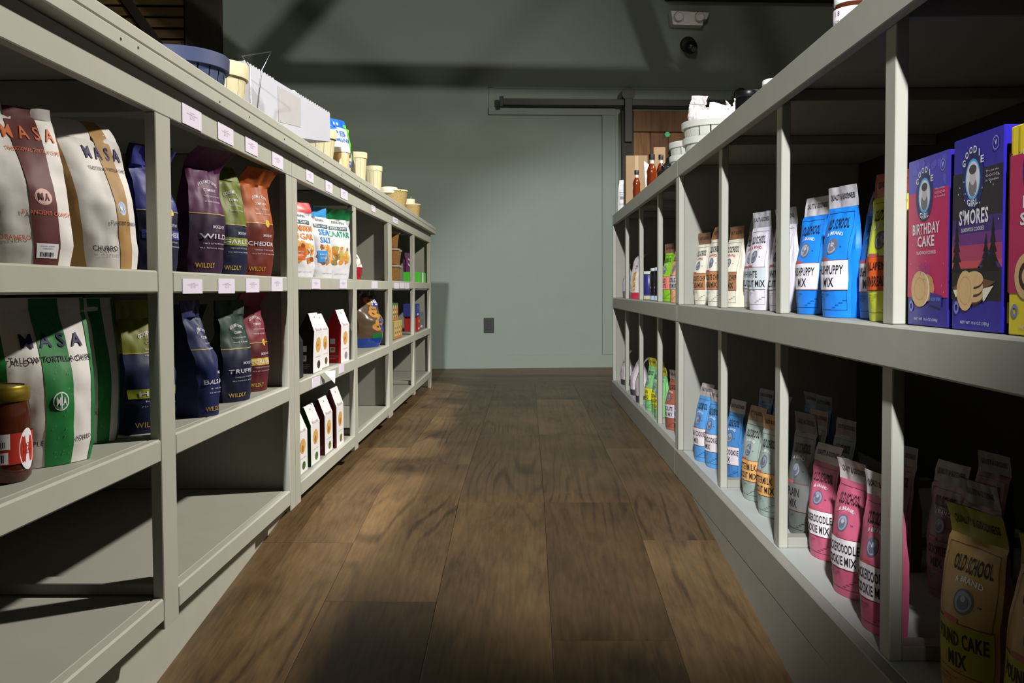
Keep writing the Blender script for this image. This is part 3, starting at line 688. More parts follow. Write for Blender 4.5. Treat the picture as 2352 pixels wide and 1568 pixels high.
# ------------------------------------------------------------------ jar with gold lid
def round_jar(name, label, cat, loc, r, h, glass, content=None, lid=(196, 164, 70), lid_h=.02, lab=None, group=None, rz=0, neck=.86, lidr=.9, texts=()):
    e = empty(name, loc, rz, label, cat, group)
    prof = [(r * .86, 0), (r * .97, .006), (r, .02), (r, h * .66), (r * .97, h * .74), (r * neck, h * .82), (r * neck, h - lid_h)]
    lathe('glass_body', prof, glass, e, 40)
    lm = mat(lid, 0.28, 0.5, metal=0.85 if lid[2] < 120 else 0.0, var=.02)
    lr = r * lidr
    lathe('lid', [(lr * .98, h - lid_h), (lr, h - lid_h + .002), (lr, h - .006), (lr * .985, h - .005), (lr * .985, h - .003), (lr * .95, h), (lr * .85, h), (lr * .83, h - .0015)], lm, e, 40)
    if lab:
        S = lambda u, v, ep: Vector(((r + .0006 + ep) * math.sin(u * math.pi * 2), -(r + .0006 + ep) * math.cos(u * math.pi * 2), v * h))
        p = Print(S, e, .00012); p.band('label', lab[0], lab[1], lab[2], lab[3], lab[4], 36, 3)
        for t in texts: t(p)
        p.build()
    return e
SALSA = mat((74, 34, 20), 0.12, 0.5, var=.25, scale=60)
REDL = mat((176, 44, 28), .5)
def jt(p):
    p.disc('label_oval', WHITE, .155, .34, .055, .22); p.text('HOT', mat((180, 50, 40), .5), .125, .185, .36, .41, .02, sub='label_oval'); p.text('SALSA', mat((180, 50, 40), .5), .125, .185, .29, .34, .02)
    p.band('price_sticker#1', WHITE, -.05, .055, .36, .52, 12, 2); p.band('price_sticker#2', WHITE, -.05, .045, .21, .33, 12, 2)
    for k in range(8):
        p.band('barcode', INK, -.03 + .008 * k, -.03 + .008 * k + (.003 if k % 2 else .005), .38, .44, 1, 1); p.band('barcode', INK, -.035 + .008 * k, -.035 + .008 * k + (.003 if k % 2 else .005), .23, .31, 1, 1)
round_jar('salsa_jar', 'glass jar of dark salsa with a gold lid and a red label', 'jar', (-0.703, 1.195, .3796), .0405, .126, SALSA, lab=(REDL, -.35, .30, .20, .52), texts=(jt,), rz=R(30), lid=(170, 146, 50), lidr=.98, neck=.93)

# ------------------------------------------------------------------ pita chip bags
def chipsprite(p, cols, u0, u1, v0, v1, n, seed):
    rr = random.Random(seed)
    for k in range(n):
        u, v = rr.uniform(u0, u1), rr.uniform(v0, v1); a = rr.uniform(0, 6.28); s = rr.uniform(.5, 1.0)
        pts = [(u + .13 * s * math.cos(a + t) * r, v + .06 * s * math.sin(a + t) * r) for t, r in ((0, 1), (1.1, .8), (2.2, 1), (3.4, .7), (4.6, .9), (5.5, .75))]
        p.poly('chip_picture', mat(rr.choice(cols), .5, var=.15, scale=90), pts)
def pita(key, label, top, ink, words, blob, cols, seed, skew=0, flop=.0, bend=0.0):
    e, w, d, h = at(key, 'pita_bag', label, 'chip bag', 'pita chip bags')
    b = Pouch(w, d, h, seal=0.86, bend=bend, skew=skew, wr=0.006, seed=seed, bulge=0.2, side=.45, topw=1.05, flop=flop)
    b.build(e, C((214, 214, 220), .4, .5), C(top, .4, .5)); p = Print(b.S, e)
    p.text('TERRAPIN', mat((60, 84, 88), .5), .30, .74, .80, .835, .01, slant=-.01)
    p.band('label_pill', mat((58, 84, 92), .5), .18, .86, .70, .755, 8, 2); p.text('PITA CHIPS', WHITE, .24, .80, .712, .745, .02, sub='label_pill')
    I = mat(ink, .5, var=0); v = .60
    for wd in words: p.text(wd, I, .08 if len(wd) > 4 else .30, .93, v, v + .085, .045); v -= .11
    chipsprite(p, cols, .18, .82, .22, .44, 34, seed)
    if blob: p.band('flash_sticker', mat(blob, .5), .14, .52, .22, .38, 4, 3)
    if blob: p.text('BAKED', WHITE, .2, .46, .32, .34, sub='flash_sticker'); p.text('CRUNCHY', WHITE, .2, .46, .27, .29, sub='flash_sticker')
    p.text('NET WT 6 OZ', mat((130, 130, 140), .6), .3, .8, .06, .075)
    p.build()
TANS = [(196, 130, 60), (170, 84, 36), (214, 160, 84), (150, 70, 30), (226, 178, 98)]
pita('pita_red', 'white pita chip bag with a red top and orange cinnamon lettering', (206, 52, 58), (222, 128, 52), ['CINNAMON', 'SUGAR'], (198, 96, 30), TANS, 21, flop=.01)
pita('pita_sea', 'white pita chip bag with a slim blue top leaning between two others', (60, 150, 214), (70, 140, 210), ['SEA', 'SALT'], (60, 150, 220), [(196, 130, 60), (214, 170, 96), (150, 80, 40)], 22, skew=-.02, flop=0)
pita('pita_zaatar', 'white pita chip bag with a dark green sealed top', (22, 110, 62), (40, 150, 120), ['ZAATAR'], None, [(170, 150, 70), (200, 176, 90), (132, 110, 50), (206, 130, 50)], 23, flop=-.02, skew=.012)
# small red snack bag
e, w, d, h = at('red_bag', 'snack_bag', 'small red and white snack bag half hidden by the third left stile', 'snack bag')
b = Pouch(w, d, h, seal=.85, wr=.005, seed=31, bend=.02); b.build(e, C((150, 28, 44), .3, .5), C((60, 70, 62), .3, .5)); p = Print(b.S, e)
p.band('white_panel', WHITE, .42, .95, .40, .82, 5, 5); p.disc('picture#724', C((150, 26, 46)), .70, .66, .17, .11); p.disc('picture#336', C((134, 26, 54)), .72, .46, .20, .10); p.text('POP', WHITE, .58, .84, .62, .70, .03)
p.disc('picture#338', mat((226, 190, 60), .5), .62, .48, .05, .03); p.disc('picture#63', mat((60, 130, 60), .5), .85, .10, .1, .05); p.build()

# ------------------------------------------------------------------ cookie packets and cartons
def block(key, name, label, cat, front, side, group, taper=.62, seed=0, art=None, win=True, topm=None, fold=.70, lean=0.0):
    e, w, d, h = at(key, name, label, cat, group)
    hb = h * fold
    def ring(v):
        if v <= fold: k = 1.0
        else: k = 1 - (v - fold) / (1 - fold) * .92
        return w / 2 * (1 - .04 * max(0, v - fold) / .3), d / 2 * k, -lean * v * v
    lv = [0, .25, .5, fold, fold + (1 - fold) * .55, 1.0]
    V, F, MI = [], [], []
    for v in lv:
        a, c, o = ring(v); V += [(-a, -c + o, v * h), (a, -c + o, v * h), (a, c + o, v * h), (-a, c + o, v * h)]
    for j in range(len(lv) - 1):
        for i in range(4): F.append((j * 4 + i, j * 4 + (i + 1) % 4, j * 4 + 4 + (i + 1) % 4, j * 4 + 4 + i)); MI.append(0 if i == 0 else 1)
    F += [(3, 2, 1, 0), tuple(len(V) - 4 + i for i in range(4))]; MI += [1, 0]
    mesh_obj('carton', V, F, [front, side], e, mi=MI)
    def S(u, v, ep):
        a, c, o = ring(v); return Vector(((2 * u - 1) * a, -c + o - ep - .0003, v * h))
    def SS(u, v, ep):
        a, c, o = ring(v); return Vector((-a - ep - .0003, c - u * 2 * c + o, v * h))
    p = Print(S, e)
    if art: art(p)
    p.build()
    p = Print(SS, e)
    if win:
        p.band('side_label', WHITE, .25, .6, .36, .46, 2, 2); p.band('side_label', WHITE, .25, .6, .20, .30, 2, 2); p.disc('side_picture', mat((190, 140, 80), .5), .42, .26, .1, .03)
        p.text('INGREDIENTS', PALE, .2, .8, .14, .152); p.text('COOKIE', PALE, .2, .8, .11, .122); p.text('KEEP DRY', PALE, .2, .7, .08, .092)
    p.build()
    return e
WC = C((232, 230, 232), .4, .4)
def cook(col):
    def f(p):
        p.text('Biscuit', mat((170, 130, 150), .5), .2, .85, .70, .75); p.disc('cookie_picture', mat((206, 160, 84), .5, var=.2, scale=120), .52, .46, .26, .13); p.disc('cookie_picture', mat((170, 110, 50), .5), .48, .42, .12, .06)
        p.disc('herb_picture', mat(col, .5), .6, .12, .16, .07); p.text('crisp thins', mat((150, 140, 150), .5), .25, .8, .24, .27); p.disc('eyelet', INK, .5, .93, .03, .012)
    return f
GC = 'cookie packets on the left shelves'
block('cookie_edge', 'cookie_packet', 'black cookie packet mostly hidden by the wide left stile', 'cookie packet', C((26, 24, 30)), C((22, 20, 22)), GC, win=False)
block('cookie_black', 'cookie_packet', 'white-fronted cookie packet with a black side on the middle shelf', 'cookie packet', WC, C((40, 30, 30)), GC, art=cook((60, 40, 50)), lean=.01)
block('cookie_white', 'cookie_packet', 'plain white cookie packet behind the black-sided one', 'cookie packet', WC, C((70, 62, 60)), GC, art=cook((90, 84, 40)), win=False)
block('cookie_red', 'cookie_packet', 'white-fronted cookie packet with a bright red side', 'cookie packet', WC, C((188, 32, 34)), GC, art=cook((140, 130, 150)), lean=.005)
GC = 'cookie cartons on the bottom left shelf'
block('carton_a', 'cookie_carton', 'white and dark green cookie carton at the stile, bottom left shelf', 'cookie carton', WC, C((24, 84, 44)), GC, art=cook((60, 90, 50)), win=False)
block('carton_b', 'cookie_carton', 'second green-sided white cookie carton on the bottom left shelf', 'cookie carton', WC, C((26, 90, 48)), GC, art=cook((70, 96, 40)), win=False)
block('carton_c', 'cookie_carton', 'maroon-sided white cookie carton with two side stickers, bottom left shelf', 'cookie carton', WC, C((104, 32, 38)), GC, art=cook((110, 106, 50)))
block('carton_d', 'cookie_carton', 'taller maroon-sided white cookie carton last on the bottom left shelf', 'cookie carton', WC, C((98, 28, 36)), GC, art=cook((120, 110, 50)))
o = prism('paper_sign', [(-.012, 0), (.055, -.028), (.05, .012)], -.0006, .0006, mat((240, 240, 246), .6), None); o.location = (-.606, 2.735, .383); o.rotation_euler = (0, R(12), R(70))
tag(o, 'loose white paper triangle sticking out below the white cookie packet', 'paper')
# pretzel bag: clear film, golden pretzels, blue print
e, w, d, h = at('pretzel', 'pretzel_bag', 'large clear pretzel bag with blue lettering lying against the cubby', 'pretzel bag')
b = Pouch(w, d * 1.2, h, seal=.90, wr=.009, seed=41, bulge=.5, side=.3, topw=.85); b.build(e, C((92, 76, 60), .2, .6), C((60, 56, 58), .2, .6)); p = Print(b.S, e)
p.band('blue_base', C((24, 62, 150), .2, .6), .0, 1, .0, .16, 8, 3); p.band('green_band', C((30, 120, 60), .2, .6), .3, 1, .16, .24, 6, 2)
for k in range(7):
    rr = random.Random(k); p.disc('pretzel_picture', mat((186 - 8 * (k % 3), 132, 66), .3, .5, var=.2, scale=60), .40 + .09 * (k % 3) + .05, .36 + .075 * k, .17, .07, r0=.3)
p.band('label_panel', C((50, 60, 140)), .55, .98, .70, .86, 4, 3); p.text('PB', WHITE, .6, .92, .73, .84, .03); p.text('SNA', C((46, 70, 160)), .5, .98, .42, .50, .03); p.text('VI', C((40, 70, 180)), .5, .95, .28, .40, .03); p.build()

# ------------------------------------------------------------------ far cubbies: tubs, boxes, packs
def tub(loc, label):
    e = empty('snack_tub', loc, 0, label, 'tub', 'clear snack tubs')
    lathe('tub_body', [(.042, 0), (.046, .004), (.054, .070), (.056, .072)], mat((128, 92, 50), .3, .5, var=.5, scale=110), e, 24)
    lathe('tub_lid', [(.058, .0722), (.060, .074), (.060, .080), (.054, .082)], glassy((206, 200, 190), .15, .5), e, 24)
for (x, y, z, l) in [(-.70, 4.62, 0, 'front bottom'), (-.715, 4.80, 0, 'rear bottom'), (-.70, 4.62, 1, 'front middle'), (-.715, 4.80, 1, 'rear middle'), (-.70, 4.62, 2, 'topmost')]:
    tub((x, y, .6726 + z * .0832), l + ' clear tub of brown nuts in the far left stack')
def carton(name, label, cat, loc, sz, front, side=None, rz=0.0, group=None, arts=None, left=True):
    """box with printed front; front faces local -Y"""
    e = empty(name, loc, rz, label, cat, group); w, d, h = sz
    box('carton', -w / 2, w / 2, -d / 2, d / 2, 0, h, front, e, .0012)
    S = lambda u, v, ep: Vector(((u - .5) * w, -d / 2 - ep - .0002, v * h))
    p = Print(S, e)
    if arts: arts(p)
    p.build()
    sg = -1 if left else 1
    p = Print(lambda u, v, ep: Vector((sg * (w / 2 + ep + .0002), (u - .5) * d, v * h)), e)
    if side: side(p)
    p.build()
    return e
carton('snack_carton', 'green carton behind the stacked tubs', 'carton', (-.76, 4.93, .6726), (.05, .08, .085), C((40, 130, 30)), rz=R(90))
def art_tray(p): p.band('white_panel', WHITE, .45, .68, .02, .98, 2, 2)
carton('snack_tray', 'bright green display tray in the last top cubby', 'tray', (-.688, 5.60, .6726), (.40, .09, .062), C((84, 196, 60)), rz=R(90), arts=art_tray)
for i, (yy, c1, l) in enumerate([(5.49, (92, 40, 84), 'purple'), (5.66, (130, 40, 44), 'dark red')]):
    e = empty('snack_pouch', (-.72, yy, .735), R(80), l + ' snack pouch standing in the bright green tray', 'snack pouch', 'pouches in the green tray')
    b = Pouch(.10, .03, .115, seal=.88, wr=.004, seed=50 + i); b.build(e, C(c1, .3, .5)); p = Print(b.S, e); p.disc('emblem', mat((190, 190, 200), .4), .5, .5, .3, .22); p.text('GO', C(c1), .32, .68, .42, .58, .04); p.build()
def tiki(p):
    for k in range(4): p.disc('figure_print', mat([(206, 190, 140), (190, 176, 120), (214, 176, 110), (200, 150, 90)][k], .5), .14 + .24 * k, .52, .10, .38); p.disc('figure_print', mat((150, 90, 50), .5), .14 + .24 * k, .62, .05, .08); p.disc('figure_print', mat((150, 60, 40), .5), .14 + .24 * k, .36, .06, .07)
    p.band('red_base', mat((190, 110, 70), .5), .01, .99, .02, .16, 3, 1)
for i in range(2):
    carton('figure_carton', ['lower', 'upper'][i] + ' of two printed cartons stacked in the far middle cubby', 'carton', (-.70 - .02 * i, 4.60, .3856 + i * .0886), (.28, .10, .088), C((176, 170, 96) if i == 0 else (70, 110, 60)), rz=R(90), arts=tiki, group='printed cartons stacked')
def art_p(c):
    def f(p): p.band('white_panel', WHITE, .1, .6, .12, .25, 2, 1); p.text('SNACK', mat(c, .5), .1, .9, .6, .8, .03)
    return f
carton('snack_pack', 'red snack pack in the last middle cubby', 'snack pack', (-.68, 5.40, .3856), (.12, .08, .085), C((168, 44, 40)), rz=R(90), arts=art_p((240, 190, 80)), group='packs in the last cubby')
carton('snack_pack', 'slate grey snack pack standing beside the red one', 'snack pack', (-.69, 5.63, .3856), (.20, .08, .105), C((98, 110, 122)), rz=R(90), arts=art_p((150, 160, 180)), group='packs in the last cubby')
carton('snack_pack', 'royal blue snack pack resting on the red one', 'snack pack', (-.685, 5.40, .4712), (.14, .08, .075), C((52, 60, 130)), rz=R(90), arts=art_p((120, 130, 220)), group='packs in the last cubby')

e = empty('snack_bag', (-.80, 2.90, .3828), R(80), 'dim brown snack bag standing deep behind the cookie packets', 'snack bag')
b = Pouch(.20, .09, .225, seal=.9, wr=.012, seed=58, bulge=.3); b.build(e, C((74, 50, 32), .3, .5)); p = Print(b.S, e); p.disc('picture', mat((120, 78, 44), .4), .5, .5, .3, .2); p.build()

# ================================================================== RIGHT SIDE: baking mix bags
def mixbag(key, label, body, header, band, lines, seed=0, ink=INK, group='baking mix bags', name='mix_bag', band_h=.22, bend=None, flop=None, skew=None, loc=None, ribbon=(170, 50, 44), top_text=True):
    if loc:
        e = empty(name, loc[:3], loc[3], label, 'mix bag', group); w, d, h = .09, .048, loc[4]
    else:
        e, w, d, h = at(key, name, label, 'mix bag', group)
    rr = random.Random(seed * 7 + 1)
    b = Pouch(w, d, h, seal=.84, bend=rr.uniform(-.002, .012) if bend is None else bend, skew=rr.uniform(-.006, .006) if skew is None else skew, wr=.0035, seed=seed, bulge=.16, side=.42, flop=rr.uniform(-.014, .012) if flop is None else flop, foot=.95, topw=.94)
    Bm = C(body, .42, .5); Hm = C(header, .45, .4)
    b.loft('body', b.levels(0, .84, 16), Bm, e); b.loft('top_seal', b.levels(.84, 1., 6), Hm, e, False)
    p = Print(b.S, e); rib = WHITE if sum(body) < 560 else mat(ribbon, .5); gl = mat(tuple(int(c * .5) for c in body), .5, var=0)
    if top_text: p.text('QUALITY & GOODNESS', INK, .10, .92, .895, .945, .03)
    p.line(gl, .06, .94, .055, .80, .0035, su=2.0)
    p.text('OLD SCHOOL', INK, .20, .86, .668, .748, .045, slant=.008)
    p.text('& BRAND', rib, .30, .76, .612, .640, .03, arc=.016)
    p.disc('emblem', mat((96, 100, 118), .5), .53, .540, .15, .062); p.disc('emblem', mat((150, 154, 168), .5), .53, .540, .125, .051); p.disc('emblem', mat((104, 108, 126), .5), .53, .535, .085, .036); p.disc('emblem', mat((170, 172, 182), .5), .53, .553, .04, .016)
    p.text('TM', INK, .74, .79, .53, .54, .02)
    v1 = .43; v0 = v1 - band_h
    Bd = C(band, .5, .3)
    p.band('label_panel', Bd, .045, .955, v0, v1, 12, 4); p.band('label_edge#1', mat((120, 50, 50), .5), .045, .955, v1, v1 + .005, 12, 1); p.band('label_edge#2', mat((120, 50, 50), .5), .045, .955, v0 - .005, v0, 12, 1)
    p.band('ribbon', mat((176, 84, 84), .5), .24, .52, v1 - .002, v1 + .022, 3, 1)
    hh = band_h / (len(lines) + .35)
    for k, s in enumerate(lines):
        wd = min(.86, .068 * len(s) + .10); p.text(s, ink, .52 - wd / 2, .52 + wd / 2, v1 - band_h * .08 - hh * (k + .92), v1 - band_h * .08 - hh * (k + .18), .035, sub='label_panel')
    p.text('OLD MILL, INC.', gl, .14, .56, v0 - .045, v0 - .028, .015); p.text('BAKING MIX', gl, .16, .46, v0 - .062, v0 - .052)
    p.text('NET WT 16 OZ', gl, .16, .40, v0 - .078, v0 - .068)
    for k in range(4): p.band('frame_line', gl, .62 + .08 * k, .70 + .08 * k, .075 + .018 * k, .079 + .018 * k, 2, 1)
    p.build(); return e
GW, GREY = (176, 176, 184), (150, 150, 152)
LIME, SKY = (196, 214, 60), (24, 128, 232)
mixbag('r_green', 'lime green mix bag with a salmon label beside the third-last right stile', (140, 200, 50), (150, 100, 92), (232, 140, 120), ['MILD', 'GRITS'], 61)
mixbag('r_orange', 'pale orange mix bag with a grey label against the wide right stile', (222, 166, 122), (200, 180, 190), (186, 182, 180), ['DOUBLE', 'NUT MIX'], 62)
mixbag('r_choc1', 'cream chocolate chip mix bag with a brown top, first right of the wide stile', (226, 222, 206), (130, 90, 62), (178, 124, 84), ['CHOCOLATE CHIP', 'BREAD MIX'], 63)
mixbag('r_choc2', 'cream chocolate chip mix bag with a brown top, middle of three', (228, 224, 210), (128, 88, 60), (178, 124, 84), ['CHOCOLATE CHIP', 'BREAD MIX'], 64, flop=.012)
mixbag('r_choc3', 'cream and brown mix bag turned sideways behind a right stile', (220, 214, 196), (134, 94, 66), (150, 106, 74), ['CHOCOLATE CHIP', 'BREAD MIX'], 65)
mixbag('r_white1', 'silvery white mix bag, leftmost of three with pale grey labels', (212, 208, 220), GREY, (190, 198, 204), ['WHITE', 'BISCUIT MIX'], 66)
mixbag('r_white2', 'silvery white mix bag, middle of three with pale grey labels', (216, 212, 224), (164, 164, 170), (190, 200, 206), ['WHITE', 'BISCUIT MIX'], 67, flop=0, bend=.0)
mixbag('r_white3', 'silvery white mix bag, rightmost of three with pale grey labels', (214, 210, 222), (164, 164, 170), (190, 200, 206), ['WHITE', 'BISCUIT MIX'], 68)
mixbag('r_blue1', 'bright blue mix bag with a white label, leftmost of the blue ones', SKY, (196, 192, 196), (226, 222, 230), ['HUSHPUPPY', 'MIX'], 69, flop=.004)
mixbag('r_blue2', 'bright blue mix bag with a white label, tallest of the blue ones', SKY, (186, 184, 190), (226, 222, 230), ['HUSHPUPPY', 'MIX'], 70, flop=-.006)
mixbag('r_blue3', 'bright blue mix bag with a white label beside the lime one', (20, 112, 214), (110, 110, 130), (220, 218, 228), ['HUSHPUPPY', 'MIX'], 72, flop=.01)
mixbag('r_lime', 'lime yellow mix bag with an orange label and rust red top', (206, 216, 60), (170, 66, 36), (222, 92, 34), ['JALAPENO', 'CORNBREAD MIX'], 73, flop=.004, bend=0, top_text=True)
# second row on the middle shelf, its shade put into the bag colours
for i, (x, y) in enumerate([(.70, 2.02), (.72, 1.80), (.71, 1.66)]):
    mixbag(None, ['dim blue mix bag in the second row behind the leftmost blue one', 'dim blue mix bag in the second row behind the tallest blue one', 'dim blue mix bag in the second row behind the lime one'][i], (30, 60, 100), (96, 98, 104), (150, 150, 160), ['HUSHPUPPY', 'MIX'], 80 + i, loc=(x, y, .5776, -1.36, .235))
# bottom shelf
BG = 'baking mix bags on the bottom right shelf'
def wrap(key, label, seed, z=0):
    e, w, d, h = at(key, 'flour_sack', label, 'flour sack', 'white sacks with charcoal bases')
    b = Pouch(w, d, h, seal=.88, wr=.004, seed=seed, bend=.008, flop=.02, topw=.9); b.loft('base', b.levels(0, .16, 4), C((66, 62, 68)), e); b.loft('body', b.levels(.16, .88, 12), C((206, 196, 200)), e, False); b.loft('top_seal', b.levels(.88, 1, 4), C((170, 160, 160)), e, False)
    p = Print(b.S, e); p.text('FLOUR', mat((70, 66, 70), .5), .3, .8, .62, .68, .02); p.text('STONE GROUND', mat((90, 86, 90), .5), .25, .85, .56, .59); p.disc('emblem', mat((140, 120, 120), .5), .55, .42, .16, .07, r0=.8); p.build()
wrap('b_white1', 'white sack with charcoal base in the last bottom bay on the right', 91); wrap('b_white2', 'white sack with charcoal base beside the second-last right stile', 92); wrap('b_white3', 'white sack with charcoal base left of the green bread mixes', 93)
GN, YL = (130, 196, 130), (218, 214, 50)
for i, k in enumerate(('b_green1', 'b_green2', 'b_green3')):
    mixbag(k, ['mint green mix bag with a yellow label, leftmost of three', 'mint green mix bag with a yellow label, middle of three', 'mint green mix bag with a yellow label, mostly behind a stile'][i], GN, (176, 176, 50), YL, ['CORN', 'BREAD'], 94 + i, group=BG)
mixbag('b_choc1', 'brown mix bag with a white label left of the wide stile, bottom shelf', (158, 92, 70), (140, 128, 124), (208, 200, 206), ['CHOCOLATE', 'BREAD MIX'], 97, group=BG)
mixbag('b_choc2', 'brown mix bag with a white label half hidden by the wide stile, bottom shelf', (150, 86, 66), (140, 128, 124), (204, 196, 202), ['CHOCOLATE', 'BREAD MIX'], 98, group=BG)
CB = (84, 150, 212)
mixbag('b_blue1', 'pale blue cookie mix bag, leftmost of three on the bottom shelf', CB, (176, 168, 168), (224, 216, 220), ['SUGAR COOKIE', 'MIX'], 99, group=BG)
mixbag('b_blue2', 'pale blue cookie mix bag, middle of three on the bottom shelf', CB, (190, 182, 178), (226, 218, 222), ['SUGAR COOKIE', 'MIX'], 100, group=BG, flop=-.01)
mixbag('b_blue3', 'pale blue cookie mix bag behind a stile, rightmost of three', (66, 128, 190), (170, 164, 160), (214, 206, 212), ['SUGAR COOKIE', 'MIX'], 101, group=BG)
BT = (150, 166, 158)
mixbag('b_butter1', 'grey-green buttermilk mix bag with an orange label, partly hidden', BT, (150, 116, 84), (226, 170, 104), ['BUTTERMILK', 'BISCUIT MIX'], 102, group=BG)
mixbag('b_butter2', 'grey-green buttermilk mix bag with an orange label in front', BT, (168, 128, 92), (230, 174, 106), ['BUTTERMILK', 'BISCUIT MIX'], 103, group=BG, flop=-.006)
mixbag('b_grey', 'dull grey mix bag in shadow left of the pink ones', (96, 100, 98), (90, 86, 84), (110, 110, 108), ['PLAIN', 'MIX'], 104, group=BG)
PK = (190, 88, 118)
mixbag('b_pink1', 'pink cookie mix bag with a white label, leftmost of three', PK, (186, 176, 170), (228, 218, 222), ['SNICKERDOODLE', 'COOKIE MIX'], 105, group=BG)
mixbag('b_pink2', 'pink cookie mix bag with a white label, middle of three', PK, (190, 180, 174), (230, 220, 224), ['SNICKERDOODLE', 'COOKIE MIX'], 106, group=BG, flop=-.012)
mixbag('b_pink3', 'pink cookie mix bag with a white label at the nearest right stile', PK, (196, 190, 186), (230, 220, 224), ['SNICKERDOODLE', 'COOKIE MIX'], 107, group=BG, flop=-.008)
mixbag('b_yellow1', 'golden tan cake mix bag with a yellow label nearest the viewer', (168, 134, 74), (138, 130, 38), (150, 142, 34), ['POUND CAKE', 'MIX'], 108, group=BG, flop=-.012, band_h=.24)
mixbag('b_yellow2', 'golden tan cake mix bag cut by the right edge of the picture', (168, 134, 74), (138, 130, 38), (150, 142, 34), ['POUND CAKE', 'MIX'], 109, group=BG, flop=-.012, band_h=.24)
# back rows of the bottom shelf, the dark there put into their colours
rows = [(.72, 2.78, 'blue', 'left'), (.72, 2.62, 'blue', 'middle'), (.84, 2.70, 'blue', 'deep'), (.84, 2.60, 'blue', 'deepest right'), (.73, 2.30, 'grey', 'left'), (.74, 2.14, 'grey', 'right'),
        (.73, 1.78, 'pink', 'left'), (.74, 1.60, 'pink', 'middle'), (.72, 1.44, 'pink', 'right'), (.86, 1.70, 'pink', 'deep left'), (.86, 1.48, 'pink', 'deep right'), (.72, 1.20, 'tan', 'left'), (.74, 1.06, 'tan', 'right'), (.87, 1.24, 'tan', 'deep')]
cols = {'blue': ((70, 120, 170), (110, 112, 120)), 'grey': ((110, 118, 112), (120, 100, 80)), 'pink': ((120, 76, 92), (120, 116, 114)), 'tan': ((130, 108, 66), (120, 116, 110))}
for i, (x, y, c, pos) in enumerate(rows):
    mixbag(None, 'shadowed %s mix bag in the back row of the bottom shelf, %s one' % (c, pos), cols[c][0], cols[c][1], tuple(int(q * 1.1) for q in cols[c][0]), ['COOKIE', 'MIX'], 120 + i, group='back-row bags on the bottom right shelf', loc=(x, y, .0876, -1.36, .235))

# ------------------------------------------------------------------ far middle-shelf goods on the right
e, w, d, h = at('r_white', 'flour_sack', 'white sack with grey base at the far end of the middle right shelf', 'flour sack', dy=-.45, dx=-.04)
b = Pouch(w, d, h * .93, seal=.9, wr=.003, seed=131); b.loft('base', b.levels(0, .2, 3), C((130, 126, 128)), e); b.loft('body', b.levels(.2, .9, 10), C((208, 206, 212)), e, False); b.loft('top_seal', b.levels(.9, 1, 3), C((190, 188, 192)), e, False)
p = Print(b.S, e); p.text('FLOUR', mat((110, 116, 120), .5), .25, .7, .5, .58); p.build()
e, w, d, h = at('r_pasta', 'pasta_bag', 'white pasta bag with a red base and golden twists, rolled top', 'pasta bag')
b = Pouch(w, d, h, seal=.9, wr=.006, seed=132, flop=.03, bend=.01); b.loft('base', b.levels(0, .14, 3), C((206, 52, 74), .3, .5), e); b.loft('body', b.levels(.14, .9, 12), C((226, 216, 220), .35, .5), e, False); b.loft('top_seal', b.levels(.9, 1, 3), C((206, 190, 196), .35, .5), e, False)
p = Print(b.S, e)
for u in (.12, .74):
    for k in range(6): p.poly('pasta_picture', mat((190, 146, 40) if k % 2 else (206, 166, 60), .5), [(u - .10, .16 + .07 * k), (u + .10, .20 + .07 * k), (u + .11, .26 + .07 * k), (u - .09, .225 + .07 * k)])
p.text('PASTA', INK, .55, .9, .70, .74); p.text('BRONZE CUT', INK, .55, .9, .66, .68); p.build()
def can(label, loc, r, h, body, base, lid, name='jar', group=None):
    e = empty(name, loc, R(-95), label, 'jar', group)
    lathe('glass_body', [(r * .96, 0), (r, .003), (r, h * .86), (r * .9, h * .9)], body, e, 28)
    lathe('base_band', [(r + .0006, .001), (r + .0008, .012), (r + .0006, h * .14)], base, e, 28)
    lathe('lid', [(r * .92, h * .9), (r * .95, h * .905), (r * .95, h * .99), (r * .9, h)], lid, e, 28)
    S = lambda u, v, ep: Vector(((r + .0004 + ep) * math.sin((u - .5) * math.pi), -(r + .0004 + ep) * math.cos((u - .5) * math.pi), v * h))
    p = Print(S, e, .0001); p.text('SEA', PALE, .35, .6, .48, .56, .02); p.text('Honey', PALE, .32, .66, .36, .44, .01); p.text('NET 12 OZ', PALE, .35, .62, .26, .30); p.poly('emblem', WHITE, [(.48, .64), (.54, .68), (.48, .72), (.42, .68)]); p.build()
can('navy blue labelled jar with a cream lid on the middle right shelf', (.585, 4.40, .5776), .036, .135, mat((44, 46, 110), .3), mat((190, 180, 150), .4), mat((206, 202, 180), .4), group='jars on the middle right shelf')
can('black jar with a silver lid beside the navy jar', (.592, 4.16, .5776), .034, .145, mat((20, 20, 24), .2), mat((176, 190, 206), .4), mat((206, 212, 220), .3), group='jars on the middle right shelf')
can('black jar with a silver lid, second behind the navy jar', (.592, 4.03, .5776), .034, .145, mat((20, 20, 24), .2), mat((176, 190, 206), .4), mat((206, 212, 220), .3), group='jars on the middle right shelf')
can('black jar with a silver lid, third and nearest the lime bag', (.60, 3.90, .5776), .034, .145, mat((20, 20, 24), .2), mat((176, 190, 206), .4), mat((206, 212, 220), .3), group='jars on the middle right shelf')

